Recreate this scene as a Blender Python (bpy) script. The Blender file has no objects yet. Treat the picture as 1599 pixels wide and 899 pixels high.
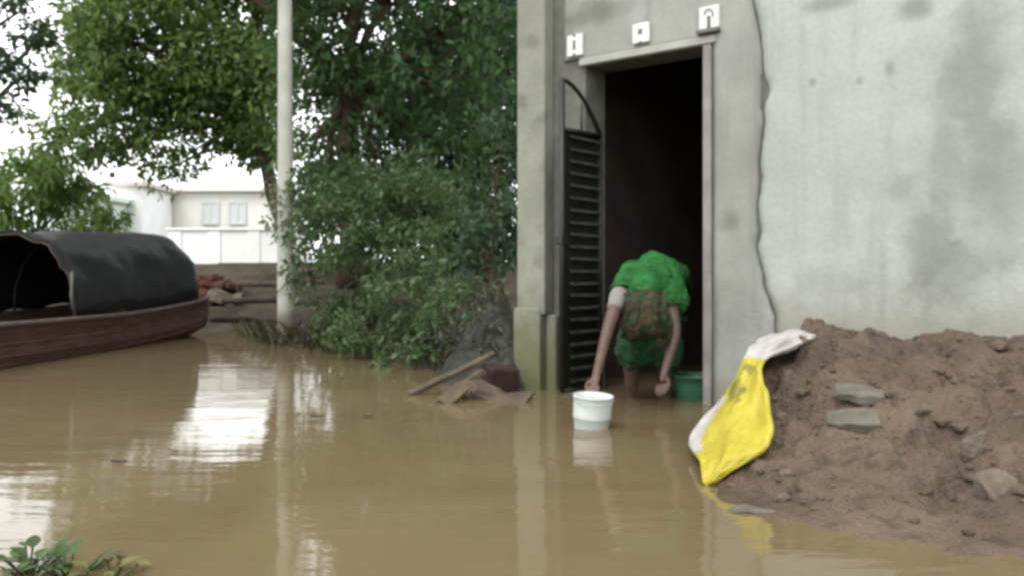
import bpy, bmesh, math, random
import numpy as np
from mathutils import Vector, Matrix, noise as mnoise

random.seed(7)
rng = np.random.default_rng(11)
R = math.radians
scene = bpy.context.scene

# ------------------------------------------------------------------ camera
F, CX, HY, H = 1400.0, 799.5, 430.0, 0.70      # focal length in photo px, principal column, horizon row, eye height over water
cam_d = bpy.data.cameras.new('camera')
cam = bpy.data.objects.new('camera', cam_d)
scene.collection.objects.link(cam)
cam.location = (0, 0, H)
cam.rotation_euler = (R(90), 0, 0)
cam_d.sensor_width = 36
cam_d.lens = F / 1599 * 36
cam_d.shift_y = -(449.5 - HY) / 1599
cam_d.clip_start = 0.05
cam_d.clip_end = 2000
scene.camera = cam

# ------------------------------------------------------------------ sky, sun, exposure
SUN_EL, SUN_AZ = 58, 205        # azimuth from +Y clockwise: behind the camera and to its left
world = bpy.data.worlds.new('World')
scene.world = world
world.use_nodes = True
wt = world.node_tree
wt.nodes.clear()
sky = wt.nodes.new('ShaderNodeTexSky')
sky.sky_type = 'NISHITA'
sky.sun_disc = False
sky.sun_elevation = R(SUN_EL)
sky.sun_rotation = R(SUN_AZ)
sky.air_density = 1.2
sky.dust_density = 4.0
hs = wt.nodes.new('ShaderNodeHueSaturation')
hs.inputs['Saturation'].default_value = 0.16      # overcast: almost no blue left
bg = wt.nodes.new('ShaderNodeBackground')
bg.inputs['Strength'].default_value = 0.15
out = wt.nodes.new('ShaderNodeOutputWorld')
wt.links.new(sky.outputs[0], hs.inputs['Color'])
cl_n = wt.nodes.new('ShaderNodeTexNoise')             # unbroken bright cloud deck, softly uneven
cl_n.inputs['Scale'].default_value = 2.2
cl_n.inputs['Detail'].default_value = 4
cl_r = wt.nodes.new('ShaderNodeValToRGB')
cl_r.color_ramp.elements[0].color = (5.6, 5.8, 5.9, 1)
cl_r.color_ramp.elements[1].color = (7.4, 7.5, 7.5, 1)
cl_r.color_ramp.elements[0].position = .3
cl_r.color_ramp.elements[1].position = .7
cl_m = wt.nodes.new('ShaderNodeMix')
cl_m.data_type = 'RGBA'
cl_m.inputs[0].default_value = .85
wt.links.new(cl_n.outputs[0], cl_r.inputs[0])
wt.links.new(hs.outputs[0], cl_m.inputs[6])
wt.links.new(cl_r.outputs[0], cl_m.inputs[7])
wt.links.new(cl_m.outputs[2], bg.inputs['Color'])
wt.links.new(bg.outputs[0], out.inputs['Surface'])

sun_d = bpy.data.lights.new('sun', 'SUN')
sun_d.energy = 0.5
sun_d.angle = R(25)
sun_d.color = (1.0, 0.96, 0.9)
sun = bpy.data.objects.new('sun', sun_d)
scene.collection.objects.link(sun)
az, el = R(SUN_AZ), R(SUN_EL)
to_sun = Vector((math.sin(az) * math.cos(el), math.cos(az) * math.cos(el), math.sin(el)))
sun.rotation_euler = to_sun.to_track_quat('Z', 'Y').to_euler()
sun.location = to_sun * 30

scene.view_settings.view_transform = 'Standard'
scene.view_settings.look = 'None'
scene.view_settings.exposure = 1.5
scene.view_settings.gamma = 1
scene.view_settings.use_curve_mapping = False
scene.render.engine = 'CYCLES'
scene.cycles.use_denoising = True
scene.cycles.max_bounces = 8
scene.cycles.transparent_max_bounces = 8
scene.cycles.filter_width = 3.3                   # soft phone picture

# ------------------------------------------------------------------ helpers
COL = scene.collection


def at(x, y, d):
    """photo pixel + distance -> point in the place (used while surveying the photograph)"""
    return Vector(((x - CX) / F * d, d, H - (y - HY) / F * d))


def link(o, parent=None):
    COL.objects.link(o)
    if parent is not None:
        o.parent = parent
    return o


def tag(o, label=None, cat=None, group=None, kind=None):
    if label: o['label'] = label
    if cat: o['category'] = cat
    if group: o['group'] = group
    if kind: o['kind'] = kind
    return o


def empty(name, loc=(0, 0, 0), rz=0.0, parent=None):
    o = bpy.data.objects.new(name, None)
    o.empty_display_size = 0.1
    o.location = loc
    o.rotation_euler = (0, 0, rz)
    return link(o, parent)


def mesh_np(name, verts, faces, mat, parent=None, smooth=True, attr=None):
    me = bpy.data.meshes.new(name)
    me.from_pydata([tuple(v) for v in verts], [], [tuple(f) for f in faces])
    if attr:
        for k, vals in attr.items():
            a = me.attributes.new(k, 'FLOAT', 'POINT')
            a.data.foreach_set('value', np.asarray(vals, dtype=np.float32))
    me.polygons.foreach_set('use_smooth', [smooth] * len(me.polygons))
    me.materials.append(mat)
    me.update()
    return link(bpy.data.objects.new(name, me), parent)


def bm_obj(name, bm, mat, parent=None, smooth=False):
    bmesh.ops.recalc_face_normals(bm, faces=bm.faces)
    me = bpy.data.meshes.new(name)
    bm.to_mesh(me)
    bm.free()
    me.polygons.foreach_set('use_smooth', [smooth] * len(me.polygons))
    me.materials.append(mat)
    return link(bpy.data.objects.new(name, me), parent)


def fbm(p, s=1.0, o=4):
    return mnoise.fractal(Vector(p) * s, 1.0, 2.0, o)


def box(x0, x1, y0, y1, z0, z1, bev=0.0, seg=1):
    bm = bmesh.new()
    bmesh.ops.create_cube(bm, size=1)
    for v in bm.verts:
        v.co = Vector((x0 + (v.co.x + .5) * (x1 - x0), y0 + (v.co.y + .5) * (y1 - y0), z0 + (v.co.z + .5) * (z1 - z0)))
    if bev > 0:
        bmesh.ops.bevel(bm, geom=bm.edges[:], offset=bev, segments=seg, affect='EDGES', profile=0.6)
    return bm


def tube_bm(pts, rads, n=8, bm=None, cap=True):
    """tapered tube through points"""
    bm = bm or bmesh.new()
    pts = [Vector(p) for p in pts]
    rings = []
    up = Vector((0.13, 0.31, 0.94)).normalized()
    for i, p in enumerate(pts):
        t = (pts[min(i + 1, len(pts) - 1)] - pts[max(i - 1, 0)]).normalized()
        a = t.cross(up)
        if a.length < 1e-3:
            a = t.cross(Vector((1, 0, 0)))
        a.normalize()
        b = t.cross(a)
        rings.append([bm.verts.new(p + (a * math.cos(k / n * 2 * math.pi) + b * math.sin(k / n * 2 * math.pi)) * rads[i]) for k in range(n)])
    for r0, r1 in zip(rings, rings[1:]):
        for k in range(n):
            bm.faces.new((r0[k], r0[(k + 1) % n], r1[(k + 1) % n], r1[k]))
    if cap:
        bm.faces.new(rings[0][::-1])
        bm.faces.new(rings[-1])
    return bm


def grid_loft(rows):
    nv = len(rows[0])
    verts = [p for r in rows for p in r]
    faces = [(i * nv + j, i * nv + j + 1, (i + 1) * nv + j + 1, (i + 1) * nv + j) for i in range(len(rows) - 1) for j in range(nv - 1)]
    return verts, faces


# ------------------------------------------------------------------ materials
class NT:
    def __init__(self, name):
        self.m = bpy.data.materials.new(name)
        self.m.use_nodes = True
        self.t = self.m.node_tree
        self.b = self.t.nodes['Principled BSDF']
        self._co = None

    def n(self, kind, **kw):
        nd = self.t.nodes.new(kind)
        for k, v in kw.items():
            setattr(nd, k, v)
        return nd

    def set(self, sock, v):
        if isinstance(v, bpy.types.NodeSocket):
            self.t.links.new(v, sock)
        elif isinstance(v, (tuple, list)) and sock.type == 'RGBA' and len(v) == 3:
            sock.default_value = (*v, 1)
        else:
            sock.default_value = v

    def co(self, which='Object'):
        if self._co is None:
            self._co = self.n('ShaderNodeTexCoord')
        return self._co.outputs[which]

    def mapped(self, scale=(1, 1, 1), loc=(0, 0, 0), rot=(0, 0, 0), which='Object'):
        m = self.n('ShaderNodeMapping')
        self.set(m.inputs['Vector'], self.co(which))
        m.inputs['Scale'].default_value = scale
        m.inputs['Location'].default_value = loc
        m.inputs['Rotation'].default_value = rot
        return m.outputs[0]

    def noise(self, scale, detail=5, rough=.55, vec=None, dist=0.0):
        nd = self.n('ShaderNodeTexNoise')
        self.set(nd.inputs['Vector'], vec if vec is not None else self.co())
        nd.inputs['Scale'].default_value = scale
        nd.inputs['Detail'].default_value = detail
        nd.inputs['Roughness'].default_value = rough
        nd.inputs['Distortion'].default_value = dist
        return nd.outputs[0]

    def ramp(self, fac, stops):
        nd = self.n('ShaderNodeValToRGB')
        e = nd.color_ramp.elements
        while len(e) < len(stops):
            e.new(0.5)
        for el_, (p, c) in zip(e, stops):
            el_.position = p
            el_.color = (*c, 1) if len(c) == 3 else c
        self.set(nd.inputs[0], fac)
        return nd.outputs[0]

    def mix(self, fac, a, b, blend='MIX'):
        nd = self.n('ShaderNodeMix', data_type='RGBA', blend_type=blend)
        self.set(nd.inputs[0], fac)
        self.set(nd.inputs[6], a)
        self.set(nd.inputs[7], b)
        return nd.outputs[2]

    def math(self, op, a, b=0.0, clamp=False):
        nd = self.n('ShaderNodeMath', operation=op, use_clamp=clamp)
        self.set(nd.inputs[0], a)
        self.set(nd.inputs[1], b)
        return nd.outputs[0]

    def rng(self, v, a, b, c=0.0, d=1.0):
        nd = self.n('ShaderNodeMapRange', interpolation_type='SMOOTHSTEP')
        for s, x in zip(nd.inputs[:5], (v, a, b, c, d)):
            self.set(s, x)
        return nd.outputs[0]

    def attr(self, name):
        nd = self.n('ShaderNodeAttribute', attribute_name=name)
        return nd.outputs['Fac']

    def bump(self, h, strength=.3, dist=.01):
        nd = self.n('ShaderNodeBump')
        nd.inputs['Strength'].default_value = strength
        nd.inputs['Distance'].default_value = dist
        self.set(nd.inputs['Height'], h)
        self.set(self.b.inputs['Normal'], nd.outputs[0])
        return self

    def fin(self, col, rough=.8, spec=.3, **kw):
        self.set(self.b.inputs['Base Color'], col)
        self.set(self.b.inputs['Roughness'], rough)
        self.b.inputs['Specular IOR Level'].default_value = spec
        for k, v in kw.items():
            self.set(self.b.inputs[k.replace('_', ' ')], v)
        return self.m


def simple(name, c0, c1, scale=6, rough=.8, spec=.3, bump=.2, bd=.01, detail=6, bscale=None):
    t = NT(name)
    f = t.noise(scale, detail)
    t.bump(t.noise(bscale or scale * 4, 5), bump, bd)
    return t.fin(t.ramp(f, [(.3, c0), (.7, c1)]), rough, spec)


def stain_mask(t, cx, cz, rx, rz, nz, lo=.25, hi=.75):
    """soft blotch with a ragged outline at a place on the wall (x along the wall, z up)"""
    s = t.n('ShaderNodeSeparateXYZ')
    t.set(s.inputs[0], t.co())
    dx = t.math('DIVIDE', t.math('SUBTRACT', s.outputs[0], cx), rx)
    dz = t.math('DIVIDE', t.math('SUBTRACT', s.outputs[2], cz), rz)
    d = t.math('SQRT', t.math('ADD', t.math('MULTIPLY', dx, dx), t.math('MULTIPLY', dz, dz)))
    d = t.math('ADD', d, t.math('MULTIPLY', t.math('SUBTRACT', nz, .5), 1.6))
    return t.rng(d, hi + .35, lo)


def plaster_mat(name, light, grey, stains, damp=(.42, .74)):
    t = NT(name)
    n1 = t.noise(1.3, 6, .6)
    n2 = t.noise(5.5, 6, .6)
    n3 = t.noise(38, 4, .6)
    streak = t.noise(2.4, 5, .6, vec=t.mapped((3.2, 1, .35)))
    col = t.ramp(n1, [(.34, grey), (.62, light)])
    col = t.mix(t.rng(streak, .48, .72, 0, .6), col, tuple(c * .78 for c in grey))
    col = t.mix(t.rng(n2, .55, .8, 0, .35), col, tuple(c * .7 for c in light))
    for (cx, cz, rx, rz, c, k) in stains:
        m = stain_mask(t, cx, cz, rx, rz, n2)
        col = t.mix(t.math('MULTIPLY', m, k), col, c)
    s = t.n('ShaderNodeSeparateXYZ')
    t.set(s.inputs[0], t.co())
    h = t.math('ADD', s.outputs[2], t.math('MULTIPLY', t.math('SUBTRACT', n2, .5), .35))
    col = t.mix(t.math('MULTIPLY', t.rng(h, damp[1], damp[0]), .6), col, (.185, .165, .12))   # tide mark of dried mud
    col = t.mix(t.rng(n3, .35, .7, 0, .15), col, (.14, .14, .12))
    t.bump(t.math('ADD', t.math('MULTIPLY', n3, .5), n2), .35, .012)
    return t.fin(col, .88, .25)


def leaf_mat(name, dark, mid, light, trans=.35):
    t = NT(name)
    r = t.attr('rnd')
    cl = t.noise(1.1, 3)
    v = t.math('ADD', t.math('MULTIPLY', r, .55), t.math('MULTIPLY', cl, .5))
    col = t.ramp(v, [(.22, dark), (.52, mid), (.85, light)])
    t.fin(col, .5, .35)
    tr = t.n('ShaderNodeBsdfTranslucent')
    t.set(tr.inputs[0], t.mix(.5, col, light))
    ms = t.n('ShaderNodeMixShader')
    ms.inputs[0].default_value = trans
    t.t.links.new(t.b.outputs[0], ms.inputs[1])
    t.t.links.new(tr.outputs[0], ms.inputs[2])
    t.t.links.new(ms.outputs[0], t.t.nodes['Material Output'].inputs[0])
    return t.m


# ------------------------------------------------------------------ house frame (surveyed from the photograph)
TH = R(-38.9)
W = Vector((math.cos(TH), math.sin(TH), 0))           # along the front wall, towards the viewer's right
INW = Vector((-math.sin(TH), math.cos(TH), 0))        # into the house
P1 = Vector((.443, 5.4, 0))                           # left edge of the doorway at water level


def wall_sz(x, y, off=0.0):
    """photo pixel on the front wall -> (distance along wall, height)"""
    t = (x - CX) / F
    P = P1 - INW * off
    s = (t * P.y - P.x) / (W.x - t * W.y)
    d = P.y + W.y * s
    return s, H - (y - HY) / F * d


def local(p):
    v = Vector(p) - P1
    return Vector((v.dot(W), v.dot(INW), v.z))


def world_of(s, y, z):
    return P1 + W * s + INW * y + Vector((0, 0, z))


# ------------------------------------------------------------------ ground, water
SHORE = [(-70, 22), (-14, 13.4), (-6, 12.2), (-4.2, 11.7), (-3.3, 10.9), (-2.75, 9.6), (-2.3, 8.75), (-1.75, 8.25), (-1.25, 7.6), (-.62, 6.75), (-.25, 6.15), (.02, 5.86), (.35, 6.2), (4, 10.8), (40, 55)]


def shore_dist(x, y):
    """signed distance to the waterline, positive on land"""
    best, sgn = 1e9, 1
    for (x0, y0), (x1, y1) in zip(SHORE, SHORE[1:]):
        ex, ey = x1 - x0, y1 - y0
        L2 = ex * ex + ey * ey
        u = max(0, min(1, ((x - x0) * ex + (y - y0) * ey) / L2))
        dx, dy = x - x0 - u * ex, y - y0 - u * ey
        d = math.hypot(dx, dy)
        if d < best:
            best = d
            sgn = 1 if ex * (y - y0) - ey * (x - x0) > 0 else -1
    return best * sgn


def ground_h(x, y):
    if (Vector((x, y, 0)) - P1).dot(W) > -.5:            # under and in front of the house all is flooded
        return -.5
    d = shore_dist(x, y)
    n = fbm((x, y, 0), .9, 4)
    if d <= 0:
        return max(-.55, d * .55) + .02 * n
    far = 1 - math.exp(-d / 2.2)
    z = .95 * far + .10 * n * min(1, d)
    left = max(0, min(1, (-1.9 - x) / 1.2))               # terraced cut in the bank left of the pole
    if left > 0 and d < 5.5:
        st = .235 * math.floor(d / 1.15 + .35 * n + .55) + .02
        z = z * (1 - left) + min(.93, max(st, d * .2)) * left + .03 * n * left
    return z


def axis(lo, hi, fine_lo, fine_hi, step):
    a = list(np.arange(fine_lo, fine_hi, step))
    v, g = fine_hi, step
    while v < hi:
        a.append(v); g *= 1.35; v += g
    a.append(hi)
    v, g, b = fine_lo - step, step, []
    while v > lo:
        b.append(v); g *= 1.35; v -= g
    b.append(lo)
    return b[::-1] + a


t = NT('bank_earth')
n1, n2, n3 = t.noise(1.6, 6), t.noise(9, 6), t.noise(45, 4)
c = t.ramp(n1, [(.3, (.032, .024, .017)), (.55, (.07, .054, .038)), (.75, (.05, .046, .025))])
c = t.mix(t.rng(n2, .5, .75, 0, .6), c, (.028, .035, .014))
t.bump(t.math('ADD', n2, t.math('MULTIPLY', n3, .4)), .8, .05)
M_EARTH = t.fin(c, .92, .2)

xs, ys = axis(-600, 600, -8, 4, .16), axis(-300, 900, 3.5, 14, .16)
rows = [[(x, y, ground_h(x, y)) for x in xs] for y in ys]
v, f = grid_loft(rows)
tag(mesh_np('ground', v, f, M_EARTH), kind='structure')

t = NT('muddy_water')
rip = t.noise(2.6, 3, .5, vec=t.mapped((.55, 1.6, 1), rot=(0, 0, R(6))))
rip2 = t.noise(11, 3, .5, vec=t.mapped((.5, 1.7, 1), rot=(0, 0, R(-9))))
big = t.noise(.35, 2)
amp = t.rng(big, .35, .7, .35, 1.0)
t.bump(t.math('MULTIPLY', t.math('ADD', rip, t.math('MULTIPLY', rip2, .22)), amp), .11, .06)
silt = t.noise(.8, 5, .6, dist=.6)
t.fin(t.ramp(silt, [(.3, (.110, .082, .043)), (.7, (.140, .107, .059))]), .045, .5)
t.b.inputs['IOR'].default_value = 1.33
M_WATER = t.m
xs, ys = axis(-600, 600, -6, 6, 1.0), axis(-300, 900, 0, 14, 1.0)
v, f = grid_loft([[(x, y, 0) for x in xs] for y in ys])
tag(mesh_np('water', v, f, M_WATER), kind='structure')

# ------------------------------------------------------------------ mud mound against the wall
def mound_left(r):
    return 1.13 + .10 * r + .16 * max(0, r - 1.0) ** 1.5 * 1.6


def mound_h(s, r):
    """height of the mud heap, s along wall, r metres out from the wall"""
    w = .06 * fbm((s * 1.6, r * 1.6, 3), 1, 3)
    rr = r + w + .10 * math.sin(s * 1.9)
    pts = [(-.3, .43), (0, .415), (.5, .40), (.84, .385), (1.05, .29), (1.35, .15), (1.58, .062), (1.78, .014), (1.98, -.008), (2.3, -.05), (4, -.3)]
    for (a, za), (b, zb) in zip(pts, pts[1:]):
        if rr <= b:
            u = max(0, (rr - a) / (b - a))
            z = za + (zb - za) * (u * u * (3 - 2 * u) * .5 + u * .5)
            break
    else:
        z = -.3
    e = (s - mound_left(r) + w * .6) / .30                 # left end falls to the water
    k = max(0, min(1, e))
    k = k * k * (3 - 2 * k)
    z = z * k - .10 * (1 - k)
    # hump against the wall by the cracked joint
    z += .045 * math.exp(-((s - 1.40) / .22) ** 2 - (r / .2) ** 2)
    dry = max(0, min(1, z / .1))
    rough = .042 * fbm((s, r, z), 4.2, 5) + .030 * fbm((s, r, 9 + z), 11, 5) + .018 * abs(fbm((s, r, 30), 24, 3)) - .07 * max(0, fbm((s, r, 21), 6, 3) - .12)
    clod = max(0, fbm((s, r, 5), 7.5, 2)) ** 2 * .075
    return z + (rough + clod) * (.12 + .88 * dry)


def mound_pt(s, r):
    return world_of(s, -r, mound_h(s, r))


t = NT('wet_mud')
n1, n2, n3 = t.noise(2.2, 6), t.noise(11, 6, .65), t.noise(55, 4)
c = t.ramp(n1, [(.3, (.050, .032, .0205)), (.5, (.098, .066, .044)), (.72, (.150, .107, .075))])
c = t.mix(t.rng(n2, .48, .72, 0, .8), c, (.030, .020, .012))
c = t.mix(t.rng(n3, .6, .75, 0, .45), c, (.11, .088, .066))
t.bump(t.math('ADD', n2, t.math('MULTIPLY', n3, .7)), 1.0, .035)
M_MUD = t.fin(c, t.rng(n1, .35, .65, .5, .85), .35)
ss = [.9 + .0125 * i for i in range(240)] + [3.9 + .1 * i for i in range(1, 34)]
rr_ = [-.1 + .0125 * i for i in range(224)]
rows = []
for r in rr_:
    rows.append([mound_pt(s, r) for s in ss])
v, f = grid_loft(rows)
tag(mesh_np('mud_bank', v, f, M_MUD), kind='structure')

# ------------------------------------------------------------------ house
house = empty('house', P1, TH)
tag(house, 'grey cement plastered house with a dark open doorway above the floodwater', 'house')
C_DK, C_GR = (.125, .13, .122), (.20, .212, .195)
spot = lambda x, y: wall_sz(x, y)
st = []
for (x, y, rx, rz, c, k) in [(1450, 390, .15, .36, C_DK, .45), (1500, 430, .22, .22, C_DK, .45), (1480, 250, .10, .6, C_GR, .6), (1530, 150, .16, .8, C_GR, .8),
                             (1570, 300, .14, .5, C_GR, .6), (1272, 130, .028, .03, C_DK, .5), (1345, 128, .028, .03, C_DK, .5), (1392, 110, .035, .06, C_DK, .5),
                             (1300, 8, .15, .05, C_GR, .8), (1430, 15, .10, .07, C_GR, .9), (1410, 300, .1, .1, C_GR, .6), (1290, 440, .2, .1, C_GR, .4)]:
    s_, z_ = spot(x, y)
    st.append((s_, z_, rx, rz, c, k))
M_PLASTER = plaster_mat('pale_plaster', (.365, .386, .356), (.298, .320, .294), st)
st = []
for (x, y, rx, rz, c, k) in [(1145, 345, .10, .09, (.11, .10, .085), .6), (1150, 90, .12, .2, C_GR, .5), (940, 20, .3, .1, (.12, .122, .105), .8), (1000, 20, .06, .12, (.30, .30, .295), .6),
                             (880, 90, .1, .25, (.13, .13, .10), .7), (1150, 500, .1, .1, C_GR, .7), (1180, 380, .04, .3, C_GR, .6)]:
    s_, z_ = spot(x, y)
    st.append((s_, z_, rx, rz, c, k))
M_CEMENT = plaster_mat('grey_cement', (.285, .29, .262), (.205, .21, .185), st, (.0, .25))
t = NT('mossy_cement')
n1, n2, n3 = t.noise(2.2, 6), t.noise(7, 6), t.noise(40, 4)
s_ = t.n('ShaderNodeSeparateXYZ'); t.set(s_.inputs[0], t.co())
c = t.ramp(n1, [(.3, (.16, .165, .135)), (.65, (.235, .24, .20))])
hh = t.math('ADD', s_.outputs[2], t.math('MULTIPLY', t.math('SUBTRACT', n2, .5), 1.0))
c = t.mix(t.math('MULTIPLY', t.rng(hh, .75, .15), .8), c, (.095, .10, .04))
c = t.mix(t.rng(n2, .5, .75, 0, .5), c, (.085, .085, .06))
t.bump(t.math('ADD', n2, n3), .4, .012)
M_MOSS = t.fin(c, .9, .2)
M_ROOM = simple('dark_brown_room_wall', (.05, .038, .032), (.09, .07, .058), 3, .9, .15)  # dark brown on all the inner room surfaces
M_FRAME = simple('pale_pink_frame_paint', (.17, .155, .147), (.25, .232, .22), 8, .7, .3)
M_IRON = simple('dark_iron', (.006, .007, .006), (.015, .014, .012), 12, .5, .45)
M_SLAT = simple('dark_slat_paint', (.010, .014, .011), (.04, .045, .036), 9, .8, .2)
M_TILE = simple('white_tile', (.50, .51, .47), (.62, .62, .59), 20, .35, .5, .05)
M_MARK = simple('grey_mark', (.09, .09, .08), (.14, .14, .125), 20, .7, .3, .05)

T = .212                      # wall thickness
ZL = 1.952                    # underside of the lintel
S0, S1 = 0.0, wall_sz(1106, 72)[0]
ZT, ZB, SE, DEPTH = 3.3, -.5, 6.2, 4.6


def part(name, bm, m, par=house, smooth=False):
    return bm_obj(name, bm, m, par, smooth)


# structural wall pieces (core, behind the coats of plaster)
bm = box(-.52, S0, 0, T, ZB, ZT)
for b in (box(S1, SE, 0, T, ZB, ZT), box(S0, S1, 0, T, ZL, ZT)):
    me = bpy.data.meshes.new('tmp'); b.to_mesh(me); b.free(); bm.from_mesh(me); bpy.data.meshes.remove(me)
part('front_wall', bm, simple('raw_wall', (.085, .085, .072), (.15, .15, .13), 9, .9, .2, .5))
part('side_wall', box(-.52, -.30, T + .001, DEPTH, ZB, ZT), M_CEMENT)
part('side_wall', box(SE - .22, SE, T + .001, DEPTH, ZB, ZT), M_CEMENT)
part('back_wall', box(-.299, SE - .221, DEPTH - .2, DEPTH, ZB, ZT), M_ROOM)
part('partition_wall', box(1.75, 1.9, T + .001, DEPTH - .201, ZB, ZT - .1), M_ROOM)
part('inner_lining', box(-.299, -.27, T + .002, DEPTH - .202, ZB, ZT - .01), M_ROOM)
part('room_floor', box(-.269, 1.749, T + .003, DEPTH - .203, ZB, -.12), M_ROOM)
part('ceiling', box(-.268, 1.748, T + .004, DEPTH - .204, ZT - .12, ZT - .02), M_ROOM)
part('roof', box(-.60, SE + .1, -.06, DEPTH + .1, ZT + .001, ZT + .16, .01), M_CEMENT)


def panel(name, left, right, zs, mat, thick=.02, step=.03, seed=0, amp=.004, ragged=0):
    """uneven coat of plaster: left/right give the edge at each height"""
    rows = []
    nz = max(2, int((zs[1] - zs[0]) / step))
    ns = max(3, int((right(zs[1]) - left(zs[1])) / step))
    for i in range(nz + 1):
        z = zs[0] + (zs[1] - zs[0]) * i / nz
        l, r = left(z), right(z)
        row = [(l, -.0005, z)]
        for j in range(ns + 1):
            s = l + (r - l) * j / ns
            edge = min(1, (s - l) / .03 + .15, (r - s) / .03 + .15)
            row.append((s, -thick * (.45 + .55 * min(1, edge)) - amp * fbm((s, z, seed), 3.5, 4), z))
        row.append((r, -.0005, z))
        rows.append(row)
    v, f = grid_loft(rows)
    return mesh_np(name, v, f, mat, house, True)


# wavy joint between the door surround and the plastered wall
JO = [wall_sz(x, y) for x, y in [(1176, -120), (1177, 0), (1190, 60), (1194, 130), (1193, 200), (1186, 290), (1184, 390), (1199, 455), (1212, 495), (1216, 640)]]
JO.sort(key=lambda p: p[1])


def joint(z):
    s = np.interp(z, [p[1] for p in JO], [p[0] for p in JO])
    return float(s) + .010 * fbm((z, 0, 2), 9, 3)


panel('plaster_coat', lambda z: joint(z) + .006 + .040 * max(0, fbm((z, 3, 0), 4, 4) + .08), lambda z: SE - .01, (-.3, ZT - .02), M_PLASTER, .028, .035, 1)
panel('plaster_coat', lambda z: S1 + .035, lambda z: joint(z) - .006 - .040 * max(0, fbm((z, 8, 0), 4, 4) + .02), (-.3, ZL + .0545), M_CEMENT, .022, .03, 2)
panel('plaster_coat', lambda z: -.155, lambda z: joint(z) - .006 - .040 * max(0, fbm((z, 8, 0), 4, 4) + .02), (ZL + .055, ZT - .02), M_CEMENT, .020, .03, 3)

# light band under the lintel, frame strip at the right jamb
part('lintel_band', box(S0 - .03, S1 + .06, -.032, -.0006, ZL + .004, ZL + .050, .006), simple('lintel_cement', (.26, .26, .235), (.35, .35, .325), 7, .85, .2))
part('door_frame', box(S1 - .018, S1 + .030, -.034, T * .6, -.3, ZL - .002, .005), M_FRAME)
part('door_sill', box(S0 + .001, S1 - .02, -.03, T + .02, -.4, -.035, .01), M_CEMENT)

# pilaster at the corner of the house, with its wider plinth
part('pilaster', box(-.45, -.235, -.10, -.0007, .46, ZT - .001, .012, 2), M_MOSS)
pl = part('pilaster_plinth', box(-.468, -.262, -.112, -.0008, -.4, .50, .010, 2), M_MOSS)
part('pilaster_base', box(-.261, -.185, -.055, -.0009, -.4, .459, .01), M_MOSS)

# three small white plates over the door, each with its dark mark
def tile(x0, x1, y0, y1, marks):
    (sa, za), (sb, zb) = wall_sz(x0, y1, .02), wall_sz(x1, y0, .02)
    o = part('white_plate', box(sa, sb, -.042, -.020, za, zb, .004), M_TILE)
    for (a, b, c, d, name) in marks:
        q = box(sa + (sb - sa) * a, sa + (sb - sa) * b, -.0455, -.0425, za + (zb - za) * c, za + (zb - za) * d, .001)
        part('mark', q, M_MARK, o)
    return o


tile(888, 912, 53, 91, [(.42, .58, .30, .72, 0), (.42, .58, .0, .12, 0), (.42, .58, .9, 1.0, 0)])
tile(990, 1016, 35, 71, [(.38, .62, .45, .70, 0), (.40, .60, .0, .08, 0)])
o = tile(1094, 1125, 8, 49, [(.42, .60, .02, .55, 0)])
(sa, za), (sb, zb) = wall_sz(1094, 49, .02), wall_sz(1125, 8, .02)
cx, cz = sa + (sb - sa) * .5, za + (zb - za) * .55
arc = [(cx + .026 * math.cos(a), -.0445, cz + .036 * math.sin(a)) for a in np.linspace(R(-10), R(160), 10)]
part('mark', tube_bm(arc, [.0035] * 10, 6), M_MARK, o)
part('lamp_bracket', box(sa - .01, sb + .005, -.06, -.021, za - .025, za - .005, .004), M_MARK)

# iron gate leaf folded outwards beside the doorway
hinge = Vector((0.012, .14, 0))
LW, Z_H, Z_F, Z_B, Z_BAR = .40, 1.566, 1.835, .03, 1.55
leaf = empty('gate_leaf', hinge, R(-90), house)        # leaf x runs out of the doorway towards the street
fr = tube_bm([(0, 0, Z_B), (0, 0, Z_H + .01)], [.014] * 2, 8)
tube_bm([(LW, 0, Z_B), (LW, 0, Z_F)], [.018] * 2, 8, fr)
arch = [(LW * u, 0, Z_H + (Z_F - Z_H) * math.sin(u * math.pi / 2) ** .9) for u in np.linspace(0, 1, 9)]
tube_bm(arch, [.013] * 9, 8, fr)
tube_bm([(0, 0, Z_BAR), (LW, 0, Z_BAR)], [.015] * 2, 8, fr)
tube_bm([(0, 0, Z_B), (LW, 0, Z_B)], [.014] * 2, 8, fr)
tube_bm([(LW * .5, 0, Z_BAR), (LW * .5, 0, 1.72)], [.007] * 2, 6, fr)
part('frame', fr, M_IRON, leaf, True)
part('backing_sheet', box(.014, LW - .015, -.016, -.010, Z_B, Z_BAR), M_IRON, leaf)
nsl = 21
sl_me = None
for i in range(nsl):
    z = Z_B + .05 + (Z_BAR - Z_B - .09) * i / (nsl - 1)
    if sl_me is None:
        bm = box(.02, LW - .07, -.003, .003, -.011, .011, .002)
        bmesh.ops.rotate(bm, verts=bm.verts, cent=(0, 0, 0), matrix=Matrix.Rotation(R(28), 3, 'X'))
        o = part('slat', bm, M_SLAT, leaf)
        sl_me = o.data
    else:
        o = link(bpy.data.objects.new('slat', sl_me), leaf)
    o.location = (0, .012, z)
    o.rotation_euler = (R(random.uniform(-3, 3)), R(random.uniform(-.6, .6)), 0)
part('latch', box(LW - .02, LW + .03, -.03, .02, .88, .93, .004), M_IRON, leaf)

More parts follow.
